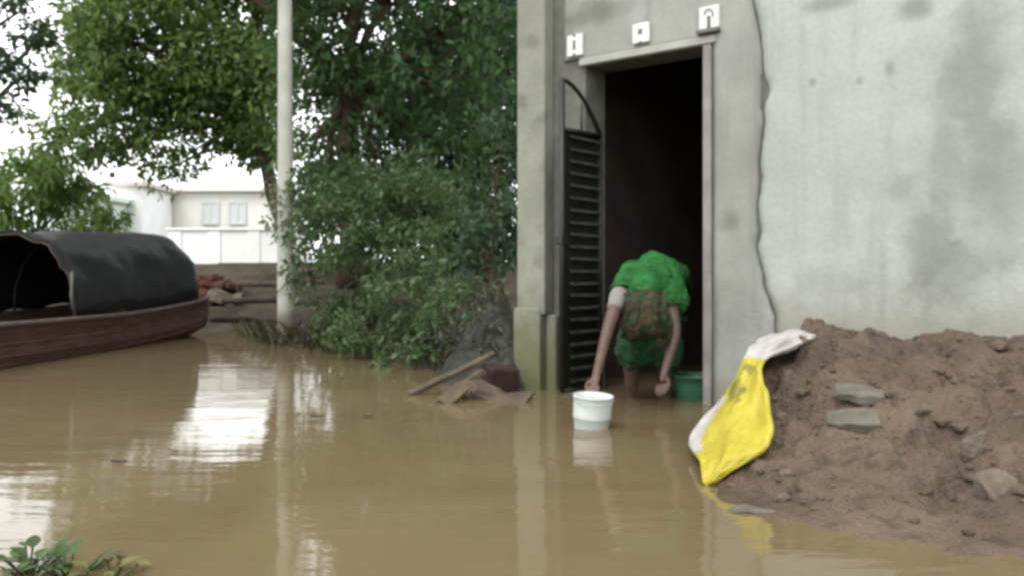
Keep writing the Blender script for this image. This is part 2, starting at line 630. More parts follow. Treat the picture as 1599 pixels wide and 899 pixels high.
# ------------------------------------------------------------------ rubble, stones and bricks in the mud
M_STONE = simple('pale_stone', (.085, .066, .050), (.185, .15, .118), 14, .92, .2, .8, .02)
M_STONE2 = simple('muddy_stone', (.06, .045, .032), (.11, .085, .065), 9, .9, .2, .5, .01)
M_SLABG = simple('grey_green_slab', (.065, .058, .042), (.125, .115, .088), 16, .85, .3, .4, .01)
M_BRICK = simple('dark_red_brick', (.07, .03, .024), (.13, .06, .045), 9, .9, .2, .4, .01)


def rock(name, size, mat, seed, sharp=.5, parent=None):
    bm = bmesh.new()
    bmesh.ops.create_icosphere(bm, subdivisions=3, radius=.5)
    rs = random.Random(seed)
    planes = [(Vector((rs.uniform(-1, 1), rs.uniform(-1, 1), rs.uniform(-1, 1))).normalized(), rs.uniform(.22, .40)) for _ in range(11)]
    for v_ in bm.verts:
        p = v_.co.copy()
        for n_, d_ in planes:
            k = p.dot(n_) - d_
            if k > 0:
                p -= n_ * k
        p += p.normalized() * (.05 * fbm(p + Vector((seed, 0, 0)), 4, 4) + .02 * fbm(p + Vector((0, seed, 0)), 12, 3))
        v_.co = Vector((p.x * size[0], p.y * size[1], p.z * size[2])) / .8
    return bm_obj(name, bm, mat, parent, True)


def put_on_mound(o, x, y, d, sink=.02, rot=(0, 0, 0)):
    p = at(x, y, d)
    l = local(p)
    z = mound_h(l.x, -l.y)
    o.location = (p.x, p.y, z - sink)
    o.rotation_euler = rot
    return o


def slope_hit(x, y):
    """where the sight line of a photo pixel lands on the mud"""
    for k in range(400):
        d = 2.0 + k * .008
        p = at(x, y, d)
        l = local(p)
        if p.z <= mound_h(l.x, -l.y) or p.z < 0:
            return d
    return 4


def stone(x, y, size, mat, seed, label, rot=(0, 0, 0), sink=.02):
    o = rock('stone', size, mat, seed)
    tag(o, label, 'stone', 'stones lying in the mud')
    return put_on_mound(o, x, y, slope_hit(x, y), sink, rot)


stone(1561, 768, (.15, .12, .11), M_STONE, 3, 'largest pale rough stone at the foot of the mud bank', (.3, .2, .4), .005)
stone(1517, 712, (.095, .05, .13), M_STONE, 8, 'flat pale triangular stone standing above the largest stone', (.35, -.35, .3), -.02)
stone(1503, 776, (.06, .05, .05), M_STONE2, 12, 'small muddy stone just left of the largest pale stone', (.3, .1, 0), .004)
stone(1307, 800, (.075, .05, .04), M_STONE2, 21, 'small brown stone at the water edge below the flat slabs', (.1, .2, .8))
stone(1228, 738, (.05, .045, .035), M_STONE, 25, 'small pale stone in the mud right of the yellow sack', (.2, 0, .3), .004)
stone(1238, 766, (.035, .03, .055), M_STONE2, 26, 'narrow upright pebble at the water edge near the yellow sack', (.2, 0, .3), 0)
stone(1425, 777, (.06, .05, .035), M_STONE2, 31, 'low muddy stone midway along the foot of the mud bank', (0, .2, .5))
stone(1478, 590, (.05, .05, .035), M_STONE2, 33, 'rounded muddy lump high on the right of the mud bank', (0, .2, .5))
stone(1440, 640, (.06, .05, .04), M_STONE2, 35, 'muddy lump right of the two flat slabs', (0, .4, 1.5))
stone(1590, 640, (.07, .05, .05), M_STONE2, 37, 'brown lump at the right edge of the photo above the stones', (0, .4, 1.5))


cv, cf = [], []
rs = random.Random(77)
for k in range(900):
    s_, r_ = rs.uniform(1.35, 3.6), rs.uniform(.25, 1.95)
    if s_ < mound_left(r_) + .25:
        continue
    z_ = mound_h(s_, r_)
    if z_ < .01:
        continue
    q = .004 + .012 * rs.random() ** 2.5 * (2.4 if rs.random() < .12 else 1)
    c_ = world_of(s_, -r_, z_ + q * .25)
    tb = bmesh.new(); bmesh.ops.create_icosphere(tb, subdivisions=1, radius=q)
    o0 = len(cv)
    for v_ in tb.verts:
        p = v_.co * (1 + .45 * fbm(v_.co + Vector((k, 0, 0)), 60, 2)); p.z *= .7
        cv.append(c_ + Vector((p.x * 1.3, p.y, p.z)))
    cf += [tuple(o0 + v_.index for v_ in f_.verts) for f_ in tb.faces]
    tb.free()
o = mesh_np('mud_clods', cv, cf, simple('dry_clod', (.045, .03, .02), (.12, .088, .063), 14, .92, .2, .5), None, False)
tag(o, 'loose crumbs of mud and grit scattered over the mud bank', 'clods', kind='stuff')


def slab(x, y, size, rot, label, seed, sink):
    bm = box(-size[0] / 2, size[0] / 2, -size[1] / 2, size[1] / 2, -size[2] / 2, size[2] / 2)
    bmesh.ops.subdivide_edges(bm, edges=bm.edges[:], cuts=3, use_grid_fill=True)
    for v_ in bm.verts:
        v_.co += Vector((fbm(v_.co + Vector((seed, 0, 0)), 14, 3), fbm(v_.co + Vector((0, seed, 0)), 14, 3), fbm(v_.co + Vector((0, 0, seed)), 14, 3))) * .013
    bmesh.ops.bevel(bm, geom=[e for e in bm.edges if e.calc_face_angle(0) > .7], offset=.004, segments=1, affect='EDGES')
    o = bm_obj('brick_slab', bm, M_SLABG)
    tag(o, label, 'brick', 'flat slabs in the mud bank')
    return put_on_mound(o, x, y, slope_hit(x, y), sink, rot)


slab(1343, 622, (.175, .11, .032), (R(14), R(3), R(-22)), 'upper grey-green flat slab jutting from the mud bank', 2, -.012)
slab(1332, 662, (.165, .10, .045), (R(20), R(-2), R(-20)), 'lower thicker grey-green slab under the upper one', 5, -.008)
slab(1192, 795, (.20, .06, .028), (R(4), R(0), R(-14)), 'dark narrow slab half sunk at the water edge by the sack', 9, .012)

# ------------------------------------------------------------------ yellow sack draped on the end of the mound
t = NT('yellow_sack_weave')
n1, n2, n3 = t.noise(16, 5), t.noise(30, 4), t.noise(7, 4, .6)
wob = t.math('MULTIPLY', t.math('SUBTRACT', n1, .5), .22)
white = t.rng(t.math('ADD', t.attr('white'), wob), .42, .58)
ink = t.rng(t.math('ADD', t.attr('ink'), t.math('MULTIPLY', t.math('SUBTRACT', n1, .5), 1.9)), .55, .75)
c = t.ramp(n3, [(.3, (.33, .27, .018)), (.7, (.41, .36, .04))])
c = t.mix(t.math('MULTIPLY', ink, .8), c, (.13, .125, .03))
c = t.mix(white, c, t.ramp(n3, [(.3, (.29, .265, .245)), (.7, (.42, .40, .385))]))
c = t.mix(t.rng(n2, .6, .8, 0, .22), c, (.16, .12, .06))
c = t.mix(t.rng(t.math('ADD', t.attr('dirt'), t.math('MULTIPLY', t.math('SUBTRACT', n1, .5), 1.2)), .55, 1.0, 0, .8), c, (.085, .06, .035))
wv = t.n('ShaderNodeTexWave'); t.set(wv.inputs['Vector'], t.co()); wv.inputs['Scale'].default_value = 60
t.bump(t.math('ADD', t.math('ADD', n3, t.math('MULTIPLY', n1, .5)), t.math('MULTIPLY', wv.outputs[1], .06)), .8, .025)
M_SACK = t.fin(c, .45, .4)
SR = [  # row y, left px, right px, left distance, right distance
    (758, 1098, 1118, 3.02, 2.99), (738, 1095, 1142, 3.06, 2.98), (715, 1092, 1172, 3.16, 2.98), (692, 1074, 1196, 3.52, 3.00), (668, 1082, 1204, 3.55, 3.06), (640, 1106, 1198, 3.60, 3.17),
    (610, 1132, 1194, 3.65, 3.30), (582, 1150, 1190, 3.69, 3.42), (562, 1160, 1196, 3.73, 3.52), (545, 1170, 1228, 3.76, 3.58), (530, 1188, 1264, 3.83, 3.68), (518, 1212, 1272, 3.93, 3.78)]
NR, NC = 44, 24
yk = np.linspace(0, len(SR) - 1, NR)
rows, white, ink, dirt = [], [], [], []
for i in range(NR):
    y, l, r, dl, dr = [float(np.interp(yk[i], range(len(SR)), [q[k] for q in SR])) for k in range(5)]
    row = []
    for j in range(NC):
        u = j / (NC - 1)
        d = dl + (dr - dl) * u
        x = l + (r - l) * u
        p = at(x, y + 3.5 * fbm((u * 2, i * .13, 1), 1.7, 2) * math.sin(u * math.pi), d)
        fold = .030 * fbm((u * 2.2, i * .06, 4), 2.0, 3) + .016 * math.sin(u * 9 + i * .21) + .022 * abs(fbm((u * 2.5 + i * .05, i * .09, 7), 2.6, 2)) + (.03 * fbm((u * 3, i * .25, 2), 2, 3) if y < 556 else 0)
        p += Vector((-.35, -.75, .35)) * (fold * .9 + .034 * math.sin(u * math.pi))
        row.append(p)
        wl = max(0, 1 - u / .34) * (1.0 if 620 < y < 705 else .35 if 560 < y < 720 else 0)
        top = 1 if y < 556 else max(0, 1 - (y - 556) / 14)
        white.append(max(wl, top))
        k = math.exp(-((x - 1148) / 22) ** 2 - ((y - 615) / 26) ** 2) + .8 * math.exp(-((x - 1176) / 14) ** 2 - ((y - 580) / 10) ** 2)
        ink.append(k)
        dirt.append(max(0, 1 - min(u, 1 - u) / .10) * .5 + max(0, 1 - i / 5) * .6)
    rows.append(row)
v, f = grid_loft(rows)
sack = mesh_np('sack', v, f, M_SACK, None, True, {'white': white, 'ink': ink, 'dirt': dirt})
m_ = sack.modifiers.new('thickness', 'SOLIDIFY'); m_.thickness = .022; m_.offset = -1
m_ = sack.modifiers.new('smooth', 'SUBSURF'); m_.levels = 1; m_.render_levels = 1
tag(sack, 'bright yellow and white woven plastic sack draped over the end of the mud bank', 'sack')

# ------------------------------------------------------------------ white bucket, green basin
M_BUCKET = simple('white_bucket_plastic', (.42, .46, .44), (.52, .56, .54), 12, .35, .5, .08)
M_BASIN = simple('green_basin_plastic', (.03, .105, .065), (.05, .15, .095), 8, .4, .5, .08)


def lathe(prof, n=40):
    bm = bmesh.new()
    rings = [[bm.verts.new((r * math.cos(k / n * 2 * math.pi), r * math.sin(k / n * 2 * math.pi), z)) for k in range(n)] for r, z in prof]
    for a, b in zip(rings, rings[1:]):
        for k in range(n):
            bm.faces.new((a[k], a[(k + 1) % n], b[(k + 1) % n], b[k]))
    bm.faces.new(rings[0][::-1]); bm.faces.new(rings[-1])
    return bm


bk = empty('bucket', (.363, 4.15, -.082))
bk.rotation_euler = (R(3), R(3), 0)
tag(bk, 'white plastic bucket held at the water in front of the doorway', 'bucket')
bm_obj('shell', lathe([(.070, 0), (.078, .06), (.085, .125), (.0885, .128), (.089, .133), (.090, .20), (.0905, .222), (.094, .224), (.094, .231), (.0885, .231), (.087, .20), (.083, .13), (.067, .01)]), M_BUCKET, bk, True)
bm_obj('muddy_water', lathe([(.080, .09), (.081, .10)]), M_WATER, bk)
hd = [(.092 * math.cos(a), .092 * math.sin(a), .215 + .004) for a in np.linspace(R(185), R(355), 14)]
hd = [(x, y - .012, z - .02 * math.sin((i / 13) * math.pi)) for i, (x, y, z) in enumerate(hd)]
bm_obj('handle', tube_bm(hd, [.0028] * 14, 6), simple('grey_wire', (.25, .25, .25), (.35, .35, .35), 10, .4), bk, True)

bs = empty('basin', at(1088, 620, 5.1) * 1.0)
bs.location = (1.06, 5.14, -.02)
tag(bs, 'green plastic basin on the flooded floor just inside the doorway', 'basin')
bm_obj('bowl', lathe([(.105, 0), (.115, .02), (.135, .10), (.145, .142), (.163, .146), (.163, .154), (.143, .153), (.13, .10), (.10, .02)]), M_BASIN, bs, True)
bm_obj('grey_water', lathe([(.131, .105), (.132, .112)]), M_WATER, bs)

# ------------------------------------------------------------------ person bending in the doorway
M_SKIN = simple('brown_skin', (.062, .035, .026), (.095, .055, .042), 14, .5, .35, .1, .003)
M_HAIR = simple('black_hair', (.010, .008, .007), (.02, .016, .014), 30, .45, .4, .4, .003)
t = NT('green_cloth')
n1, n2, n3 = t.noise(9, 5, .6), t.noise(60, 3), t.noise(34, 2)
t.bump(t.math('ADD', n1, t.math('MULTIPLY', n2, .15)), .8, .05)
c = t.ramp(n1, [(.32, (.005, .042, .008)), (.55, (.013, .095, .018)), (.72, (.024, .135, .028))])
M_GREEN = t.fin(t.mix(t.rng(n3, .58, .68, 0, .45), c, (.07, .13, .04)), .8, .2)
t = NT('printed_scarf')
vo = t.n('ShaderNodeTexVoronoi'); t.set(vo.inputs['Vector'], t.co()); vo.inputs['Scale'].default_value = 26
n1 = t.noise(18, 4)
c = t.ramp(vo.outputs[0], [(.2, (.055, .045, .020)), (.45, (.018, .015, .009)), (.65, (.036, .029, .014))])
c = t.mix(t.rng(n1, .45, .62, 0, .8), c, (.012, .034, .012))
t.bump(n1, .3, .02)
M_SCARF = t.fin(c, .8, .2)
t = NT('dark_green_print')
vo = t.n('ShaderNodeTexVoronoi'); t.set(vo.inputs['Vector'], t.co()); vo.inputs['Scale'].default_value = 15
c = t.ramp(vo.outputs[0], [(.15, (.07, .10, .06)), (.3, (.008, .035, .012)), (.7, (.014, .058, .022))])
t.bump(t.noise(9, 4), .4, .03)
M_SKIRT = t.fin(c, .8, .2)


def skin_mesh(verts, edges, radii, root=0, sub=2):
    me = bpy.data.meshes.new('sk')
    me.from_pydata([tuple(p) for p in verts], edges, [])
    ob = bpy.data.objects.new('sk', me)
    COL.objects.link(ob)
    md = ob.modifiers.new('s', 'SKIN')
    md.use_smooth_shade = True
    for i, sv in enumerate(me.skin_vertices[0].data):
        r = radii[i]
        sv.radius = r if isinstance(r, tuple) else (r, r)
        sv.use_root = (i == root)
    ss_ = ob.modifiers.new('ss', 'SUBSURF'); ss_.levels = sub; ss_.render_levels = sub
    dg = bpy.context.evaluated_depsgraph_get()
    m2 = bpy.data.meshes.new_from_object(ob.evaluated_get(dg))
    bpy.data.objects.remove(ob)
    return m2


def remesh(me, voxel, smooth_it=4, noise=0.0, nscale=8):
    ob = bpy.data.objects.new('rm', me)
    COL.objects.link(ob)
    md = ob.modifiers.new('r', 'REMESH'); md.mode = 'VOXEL'; md.voxel_size = voxel; md.use_smooth_shade = True
    sm = ob.modifiers.new('c', 'SMOOTH'); sm.iterations = smooth_it; sm.factor = .5
    dg = bpy.context.evaluated_depsgraph_get()
    m2 = bpy.data.meshes.new_from_object(ob.evaluated_get(dg))
    bpy.data.objects.remove(ob)
    if noise:
        m2.calc_loop_triangles()
        for v_ in m2.vertices:
            v_.co += v_.normal * noise * fbm(v_.co, nscale, 3)
    return m2


# joints (world coordinates)
pel = Vector((.850, 5.16, .665))
spn = Vector((.80, 5.02, .705))
chs = Vector((.735, 4.86, .690))
nck = Vector((.700, 4.745, .630))
hd_b = Vector((.690, 4.70, .575))
hd_c = Vector((.683, 4.665, .505))
shR = Vector((.600, 4.80, .655)); elR = Vector((.497, 4.585, .450)); wrR = Vector((.412, 4.365, .222)); hnR = Vector((.392, 4.300, .170))
shL = Vector((.835, 4.835, .635)); elL = Vector((.865, 4.745, .395)); wrL = Vector((.795, 4.655, .205)); hnL = Vector((.778, 4.640, .135))
hpR = Vector((.765, 5.14, .62)); knR = Vector((.66, 5.00, .30)); anR = Vector((.69, 5.13, -.03)); toR = Vector((.66, 4.95, -.095))
hpL = Vector((.93, 5.18, .62)); knL = Vector((.86, 5.03, .30)); anL = Vector((.88, 5.17, -.03)); toL = Vector((.85, 4.99, -.095))
J = [pel, spn, chs, nck, hd_b, shR, elR, wrR, hnR, shL, elL, wrL, hnL, hpR, knR, anR, toR, hpL, knL, anL, toL]
rad = [(.125, .10), (.12, .095), (.125, .10), .052, .05, .052, .034, .023, (.032, .017), .052, .034, .023, (.034, .018), .088, .056, .036, (.04, .025), .088, .056, .036, (.04, .025)]
E = [(0, 1), (1, 2), (2, 3), (3, 4), (2, 5), (5, 6), (6, 7), (7, 8), (2, 9), (9, 10), (10, 11), (11, 12), (0, 13), (13, 14), (14, 15), (15, 16), (0, 17), (17, 18), (18, 19), (19, 20)]
body = skin_mesh(J, E, rad)
bm = bmesh.new(); bm.from_mesh(body)


def finger(root, dirs, lens, r):
    pts = [root]
    for d_, l_ in zip(dirs, lens):
        pts.append(pts[-1] + d_.normalized() * l_)
    tube_bm(pts, [r, r * .95, r * .85, r * .6][:len(pts)], 8, bm)


def hand(wr, hn, side, out_v, curl):
    ax = (hn - wr).normalized()
    lat = side.normalized()
    for k, (o_, L) in enumerate(zip((-.027, -.009, .009, .026), (.062, .072, .068, .052))):
        root = hn + lat * o_
        finger(root, [ax, ax + out_v * curl, ax * .35 + out_v * curl * 1.5], [L * .45, L * .32, L * .23], .0085)
    finger(wr + (hn - wr) * .5 - lat * .024, [ax - lat * .55 + out_v * .2, ax * 1.0 + out_v * .3, ax + out_v * .4], [.034, .026, .02], .0095)


hand(wrR, hnR, Vector((1, -.1, 0)), Vector((0, -.9, -.5)), .5)
hand(wrL, hnL, Vector((-.8, .5, 0)), Vector((-.3, .5, -.2)), .35)
# head: skull, jaw, nose, ears, bowed towards the bucket
hx = (hd_c - hd_b).normalized()                     # from neck to crown
face = Vector((-.25, -.10, -.97)); face = (face - hx * face.dot(hx) * .6).normalized()
sidev = hx.cross(face).normalized(); face = sidev.cross(hx).normalized()


def ell(center, ax3, rr3, seg=20):
    res = bmesh.ops.create_uvsphere(bm, u_segments=seg, v_segments=seg // 2 + 2, radius=1)
    for v_ in res['verts']:
        q = v_.co
        v_.co = center + ax3[0] * q.x * rr3[0] + ax3[1] * q.y * rr3[1] + ax3[2] * q.z * rr3[2]


A3 = (sidev, face, hx)
ell(hd_c + hx * .015, A3, (.073, .092, .095))
ell(hd_c - hx * .050 + face * .022, A3, (.055, .062, .062))
ell(hd_c - hx * .018 + face * .094, A3, (.012, .018, .022), 12)
ell(hd_c - hx * .060 + face * .082, A3, (.022, .010, .008), 12)
for s_ in (-1, 1):
    ell(hd_c - hx * .01 + sidev * s_ * .075, A3, (.010, .022, .032), 12)
    ell(hd_c + hx * .004 + sidev * s_ * .03 + face * .083, A3, (.015, .010, .010), 12)
me = bpy.data.meshes.new('b'); bm.to_mesh(me); bm.free()
me = remesh(me, .0065, 3)
me.materials.clear(); me.materials.append(M_SKIN)
me.polygons.foreach_set('use_smooth', [True] * len(me.polygons))
person = link(bpy.data.objects.new('person', me))
tag(person, 'person in green bending forward in the doorway with one arm reaching to the bucket', 'person')


def garment(name, verts, edges, radii, mat, voxel=.011, noise=.02, nscale=7, parent=person):
    m2 = skin_mesh(verts, edges, radii)
    m2 = remesh(m2, voxel, 4, noise, nscale)
    m2.materials.clear(); m2.materials.append(mat)
    m2.polygons.foreach_set('use_smooth', [True] * len(m2.polygons))
    return link(bpy.data.objects.new(name, m2), parent)


BV = np.array([v_.co[:] for v_ in person.data.vertices]); BN = np.array([v_.normal[:] for v_ in person.data.vertices])
BONES = {'low': (pel, spn), 'mid': (spn, chs), 'neck': (chs, nck), 'head': (nck, hd_c + hx * .09), 'sR': (chs, shR), 'aR': (shR, elR), 'fR': (elR, wrR), 'sL': (chs, shL), 'aL': (shL, elL), 'fL': (elL, wrL),
         'hR': (pel, hpR), 'tR': (hpR, knR), 'cR': (knR, anR), 'hL': (pel, hpL), 'tL': (hpL, knL), 'cL': (knL, anL), 'pR': (wrR, hnR), 'pL': (wrL, hnL)}
bn, bd, bt = list(BONES), [], []
for k in bn:
    p0, p1 = np.array(BONES[k][0]), np.array(BONES[k][1])
    e_ = p1 - p0
    u_ = np.clip(((BV - p0) @ e_) / (e_ @ e_), 0, 1)
    bd.append(np.linalg.norm(BV - p0 - u_[:, None] * e_, axis=1) - (.05 if k == 'head' else 0)); bt.append(u_)
near = np.argmin(np.array(bd), 0)
par = np.array(bt)[near, np.arange(len(BV))]


def worn(name, spans, mat, offset, noise, nscale):
    """cloth worn close to the body, following it"""
    ok = np.zeros(len(BV), bool)
    for k, (lo, hi) in spans.items():
        ok |= (near == bn.index(k)) & (par >= lo) & (par <= hi)
    fs = [tuple(p.vertices) for p in person.data.polygons if all(ok[i] for i in p.vertices)]
    ids = sorted({i for f_ in fs for i in f_}); mp = {i: k for k, i in enumerate(ids)}
    vs_ = [Vector(BV[i]) + Vector(BN[i]) * (offset + noise * (fbm(BV[i], nscale, 3) + .35)) for i in ids]
    o = mesh_np(name, vs_, [tuple(mp[i] for i in f_) for f_ in fs], mat, person)
    sm = o.modifiers.new('s', 'SMOOTH'); sm.iterations = 5
    so = o.modifiers.new('t', 'SOLIDIFY'); so.thickness = .005
    return o


worn('green_top', {'low': (0, 1), 'mid': (0, 1), 'neck': (0, 1), 'sR': (0, 1), 'sL': (0, 1), 'aR': (0, .25), 'aL': (0, .45), 'hR': (0, 1), 'hL': (0, 1), 'head': (0, .2)}, M_GREEN, .022, .030, 8)
worn('head_scarf', {'head': (.22, 1)}, M_SCARF, .022, .026, 11)
rows = []
for i in range(34):
    v_ = i / 33
    row = []
    for j in range(36):
        u = j / 35
        x = .575 + .225 * u + .012 * math.sin(v_ * 4 + u * 3)
        z = .625 - (.235 + .03 * fbm((u * 3, 0, 1), 1.5, 2)) * v_ - .03 * abs(u - .5)
        q = .135 ** 2 - (x - hd_c.x) ** 2 * .55 - (z - hd_c.z - .02) ** 2 * .6
        y = 4.70 - math.sqrt(max(0, q)) * .95 - .035 * v_ + .016 * math.sin(u * 17 + 2.0 * fbm((u, v_, 0), 2, 2)) * (.3 + v_) + .018 * fbm((u * 2, v_ * 2, 6), 2, 3)
        row.append((x, y, z))
    rows.append(row)
v, f = grid_loft(rows)
o = mesh_np('draped_cloth', v, f, M_SCARF, person)
m_ = o.modifiers.new('t', 'SOLIDIFY'); m_.thickness = .004
garment('scarf_end', [nck + Vector((.045, -.03, -.09)), hd_c + Vector((.085, -.01, -.03)), hd_c + Vector((.105, .0, -.13)), hd_c + Vector((.095, .01, -.19))], [(0, 1), (1, 2), (2, 3)], [(.07, .05), (.075, .04), (.07, .03), (.05, .02)], M_SCARF, .008, .022, 11)
garment('scarf_end', [nck + Vector((-.05, -.03, -.08)), hd_c + Vector((-.075, .0, .0)), hd_c + Vector((-.06, .0, -.10)), hd_c + Vector((-.05, .0, -.15))], [(0, 1), (1, 2), (2, 3)], [(.06, .05), (.06, .035), (.06, .03), (.05, .02)], M_SCARF, .008, .022, 11)
garment('hanging_cloth', [chs + Vector((.08, .0, .06)), shL + Vector((.02, 0, .03)), shL + Vector((.075, .02, -.04)), shL + Vector((.085, .03, -.14))], [(0, 1), (1, 2), (2, 3)], [(.10, .06), (.10, .06), (.085, .045), (.06, .03)], M_GREEN, .009, .028, 9)
garment('white_sleeve', [shR.lerp(elR, .12), shR.lerp(elR, .5), shR.lerp(elR, .72)], [(0, 1), (1, 2)], [.058, .052, .050], simple('pale_sleeve_cloth', (.13, .12, .105), (.19, .175, .155), 9, .8), .009, .006, 14)
garment('skirt', [pel, hpR.lerp(knR, .5), knR, knR.lerp(anR, .42), hpL.lerp(knL, .5), knL, knL.lerp(anL, .42), (knR + knL) / 2 + Vector((0, .02, .02)), (knR.lerp(anR, .38) + knL.lerp(anL, .38)) / 2],
        [(0, 1), (1, 2), (2, 3), (0, 4), (4, 5), (5, 6), (0, 7), (7, 8)], [.15, .125, .105, .095, .125, .10, .09, .11, .10], M_SKIRT, .011, .028, 8)

# ------------------------------------------------------------------ covered boat
t = NT('dark_tarpaulin')
n1, n2 = t.noise(2.2, 5, vec=t.mapped((1, .5, 1))), t.noise(12, 4)
t.bump(t.math('ADD', n1, t.math('MULTIPLY', n2, .2)), .5, .06)
M_TARP = t.fin(t.ramp(n1, [(.3, (.004, .005, .005)), (.7, (.010, .013, .013))]), .55, .25)
t = NT('boat_planking')
n1 = t.noise(4, 6, vec=t.mapped((6, 1, 6))); n2 = t.noise(3, 5)
t.bump(n1, .5, .02)
c = t.ramp(n1, [(.3, (.055, .027, .022)), (.7, (.12, .066, .055))])
M_HULL = t.fin(t.mix(t.rng(n2, .5, .7, 0, .5), c, (.06, .05, .03)), .7, .3)
M_RAIL = simple('worn_gunwale', (.05, .038, .033), (.105, .082, .072), 6, .75, .3)
M_DARKWOOD = simple('dark_wood', (.03, .022, .017), (.06, .045, .035), 8, .8, .25)

boat = empty('boat', (-4.35, 7.9, 0))
BP = Vector((-4.35, 7.9, 0))
tag(boat, 'wooden boat with a black tarpaulin canopy moored on the left', 'boat')
# stations along the boat: (y, centre x, half beam, sheer height, keel)
ST = [(4.6, -4.50, .10, .62, .10), (4.95, -4.50, .32, .48, -.06), (5.6, -4.48, .56, .37, -.13), (6.4, -4.46, .66, .335, -.16), (7.2, -4.44, .68, .328, -.16), (7.9, -4.41, .68, .328, -.16), (8.6, -4.36, .665, .328, -.16),
      (9.2, -4.30, .64, .345, -.14), (9.75, -4.20, .59, .375, -.11), (10.2, -4.04, .46, .40, -.07), (10.6, -3.86, .26, .435, .01), (10.8, -3.72, .07, .46, .08)]
yy = np.linspace(4.6, 10.8, 52)


def stn(y):
    return [float(np.interp(y, [q[0] for q in ST], [q[k] for q in ST])) for k in range(1, 5)]


NS = 15
rows_o, rows_i, sheer = [], [], ([], [])
for y in yy:
    c_, b_, sh_, ke_ = stn(y)
    ro, ri = [], []
    for j in range(NS):
        a = -math.pi / 2 + math.pi * j / (NS - 1)         # port rail -> keel -> starboard rail
        k = math.cos(a) ** .62 if math.cos(a) > 0 else 0
        xx = math.sin(a)
        xw = math.copysign(abs(xx) ** .8, xx)
        zz = sh_ + (ke_ - sh_) * k
        ro.append((c_ + b_ * xw - BP.x, y - BP.y, zz))
        ri.append((c_ + max(.02, b_ - .045) * xw - BP.x, y - BP.y, max(zz + .04 * k, min(.03, sh_ - .05)) if k > .3 else zz + .035 * k))
    rows_o.append(ro); rows_i.append(ri)
    sheer[0].append((c_ - b_ - BP.x, y - BP.y, sh_)); sheer[1].append((c_ + b_ - BP.x, y - BP.y, sh_))
v, f = grid_loft(rows_o); v2, f2 = grid_loft(rows_i)
off = len(v)
f = f + [tuple(q + off for q in fc[::-1]) for fc in f2]
nv = NS
for i in range(len(yy) - 1):
    for j in (0, NS - 1):
        f.append((i * nv + j, (i + 1) * nv + j, off + (i + 1) * nv + j, off + i * nv + j))
mesh_np('hull', list(v) + list(v2), f, M_HULL, boat)
for sd in sheer:
    bm_obj('gunwale', tube_bm(sd, [.022] * len(sd), 8), M_RAIL, boat, True)
# planks of the side above the water, laid over the hull
for lvl in (.22, .50, .78):
    pts = []
    for y in yy[3:-3]:
        c_, b_, sh_, ke_ = stn(y)
        a = math.pi / 2 * (1 - lvl * .42)
        k = math.cos(a) ** .62
        pts.append((c_ + b_ * math.sin(a) ** .8 + .004 - BP.x, y - BP.y, sh_ + (ke_ - sh_) * k))
    bm_obj('plank_strake', tube_bm(pts, [.007] * len(pts), 6), M_HULL, boat, True)
for y in (5.7, 6.6, 7.35):
    c_, b_, sh_, ke_ = stn(y)
    bm_obj('thwart', box(c_ - b_ + .05 - BP.x, c_ + b_ - .05 - BP.x, y - .11 - BP.y, y + .11 - BP.y, sh_ - .07, sh_ - .035, .006), M_RAIL, boat)
# canopy barrel
Y0, Y1 = 7.72, 10.2
NA, NL = 30, 34
rows = []
for i in range(NL):
    u = i / (NL - 1)
    y = Y0 + (Y1 - Y0) * u
    c_, b_, sh_, ke_ = stn(y)
    top = 1.07 + .145 * u - .035 * math.sin(u * math.pi * 2.0) ** 2
    if u > .86:
        top -= .12 * ((u - .86) / .14) ** 2
    hb = b_ * .97
    if u > .7:
        hb = hb * (1 - .02 * (u - .7)) + .05 * (u - .7)
    row = []
    for j in range(NA):
        a = math.pi * j / (NA - 1)
        ca, sa_ = math.cos(a), math.sin(a)
        x = math.copysign(abs(ca) ** .75, ca) * hb
        z = sh_ + .03 + (top - sh_ - .03) * sa_ ** .80
        sag = .03 * math.sin(u * math.pi * 3) ** 2 * sa_ + .045 * fbm((u * 3, a * 1.5, 0), 1.5, 4) + .02 * abs(fbm((u * 6, a * 2.5, 4), 1.5, 2))
        row.append((c_ + x * (1 - sag) - BP.x, y - BP.y, z - sag))
    rows.append(row)
v, f = grid_loft(rows)
can = mesh_np('canopy', v, f, M_TARP, boat)
m_ = can.modifiers.new('t', 'SOLIDIFY'); m_.thickness = .012
# end of canopy towards the bow, closed by a hanging sheet
er = rows[-1]
vv = [Vector(p) for p in er]
cen = Vector((sum(p.x for p in vv) / NA, vv[0].y + .05, .6))
bm = bmesh.new()
vs = [bm.verts.new(p + Vector((0, .004, 0))) for p in vv]
cv = bm.verts.new(cen)
for a, b in zip(vs, vs[1:]):
    bm.faces.new((a, b, cv))
bm.faces.new((vs[-1], vs[0], cv))
bm_obj('canopy_end_sheet', bm, M_TARP, can, True)
for u in (0.0, .5, 1.0):
    i = int(u * (NL - 1))
    pts = [Vector(p) * 1.0 for p in rows[i]]
    pts = [Vector((p.x * .985 + (stn(Y0 + (Y1 - Y0) * u)[0] - BP.x) * .015, p.y + (.01 if u == 0 else -.01 if u == 1 else 0), p.z - .02)) for p in pts]
    bm_obj('hoop', tube_bm(pts, [.013] * NA, 6), M_DARKWOOD, can, True)
# loose pale flap at the canopy mouth
p0 = Vector(rows[0][3]); 
bm_obj('hanging_strap', tube_bm([p0 + Vector((.012, -.02, .10)), p0 + Vector((.018, -.03, 0)), p0 + Vector((.012, -.03, -.10)), p0 + Vector((.02, -.03, -.22))], [.014, .012, .012, .008], 6), simple('pale_strap', (.06, .065, .055), (.11, .115, .10), 8, .8), can, True)

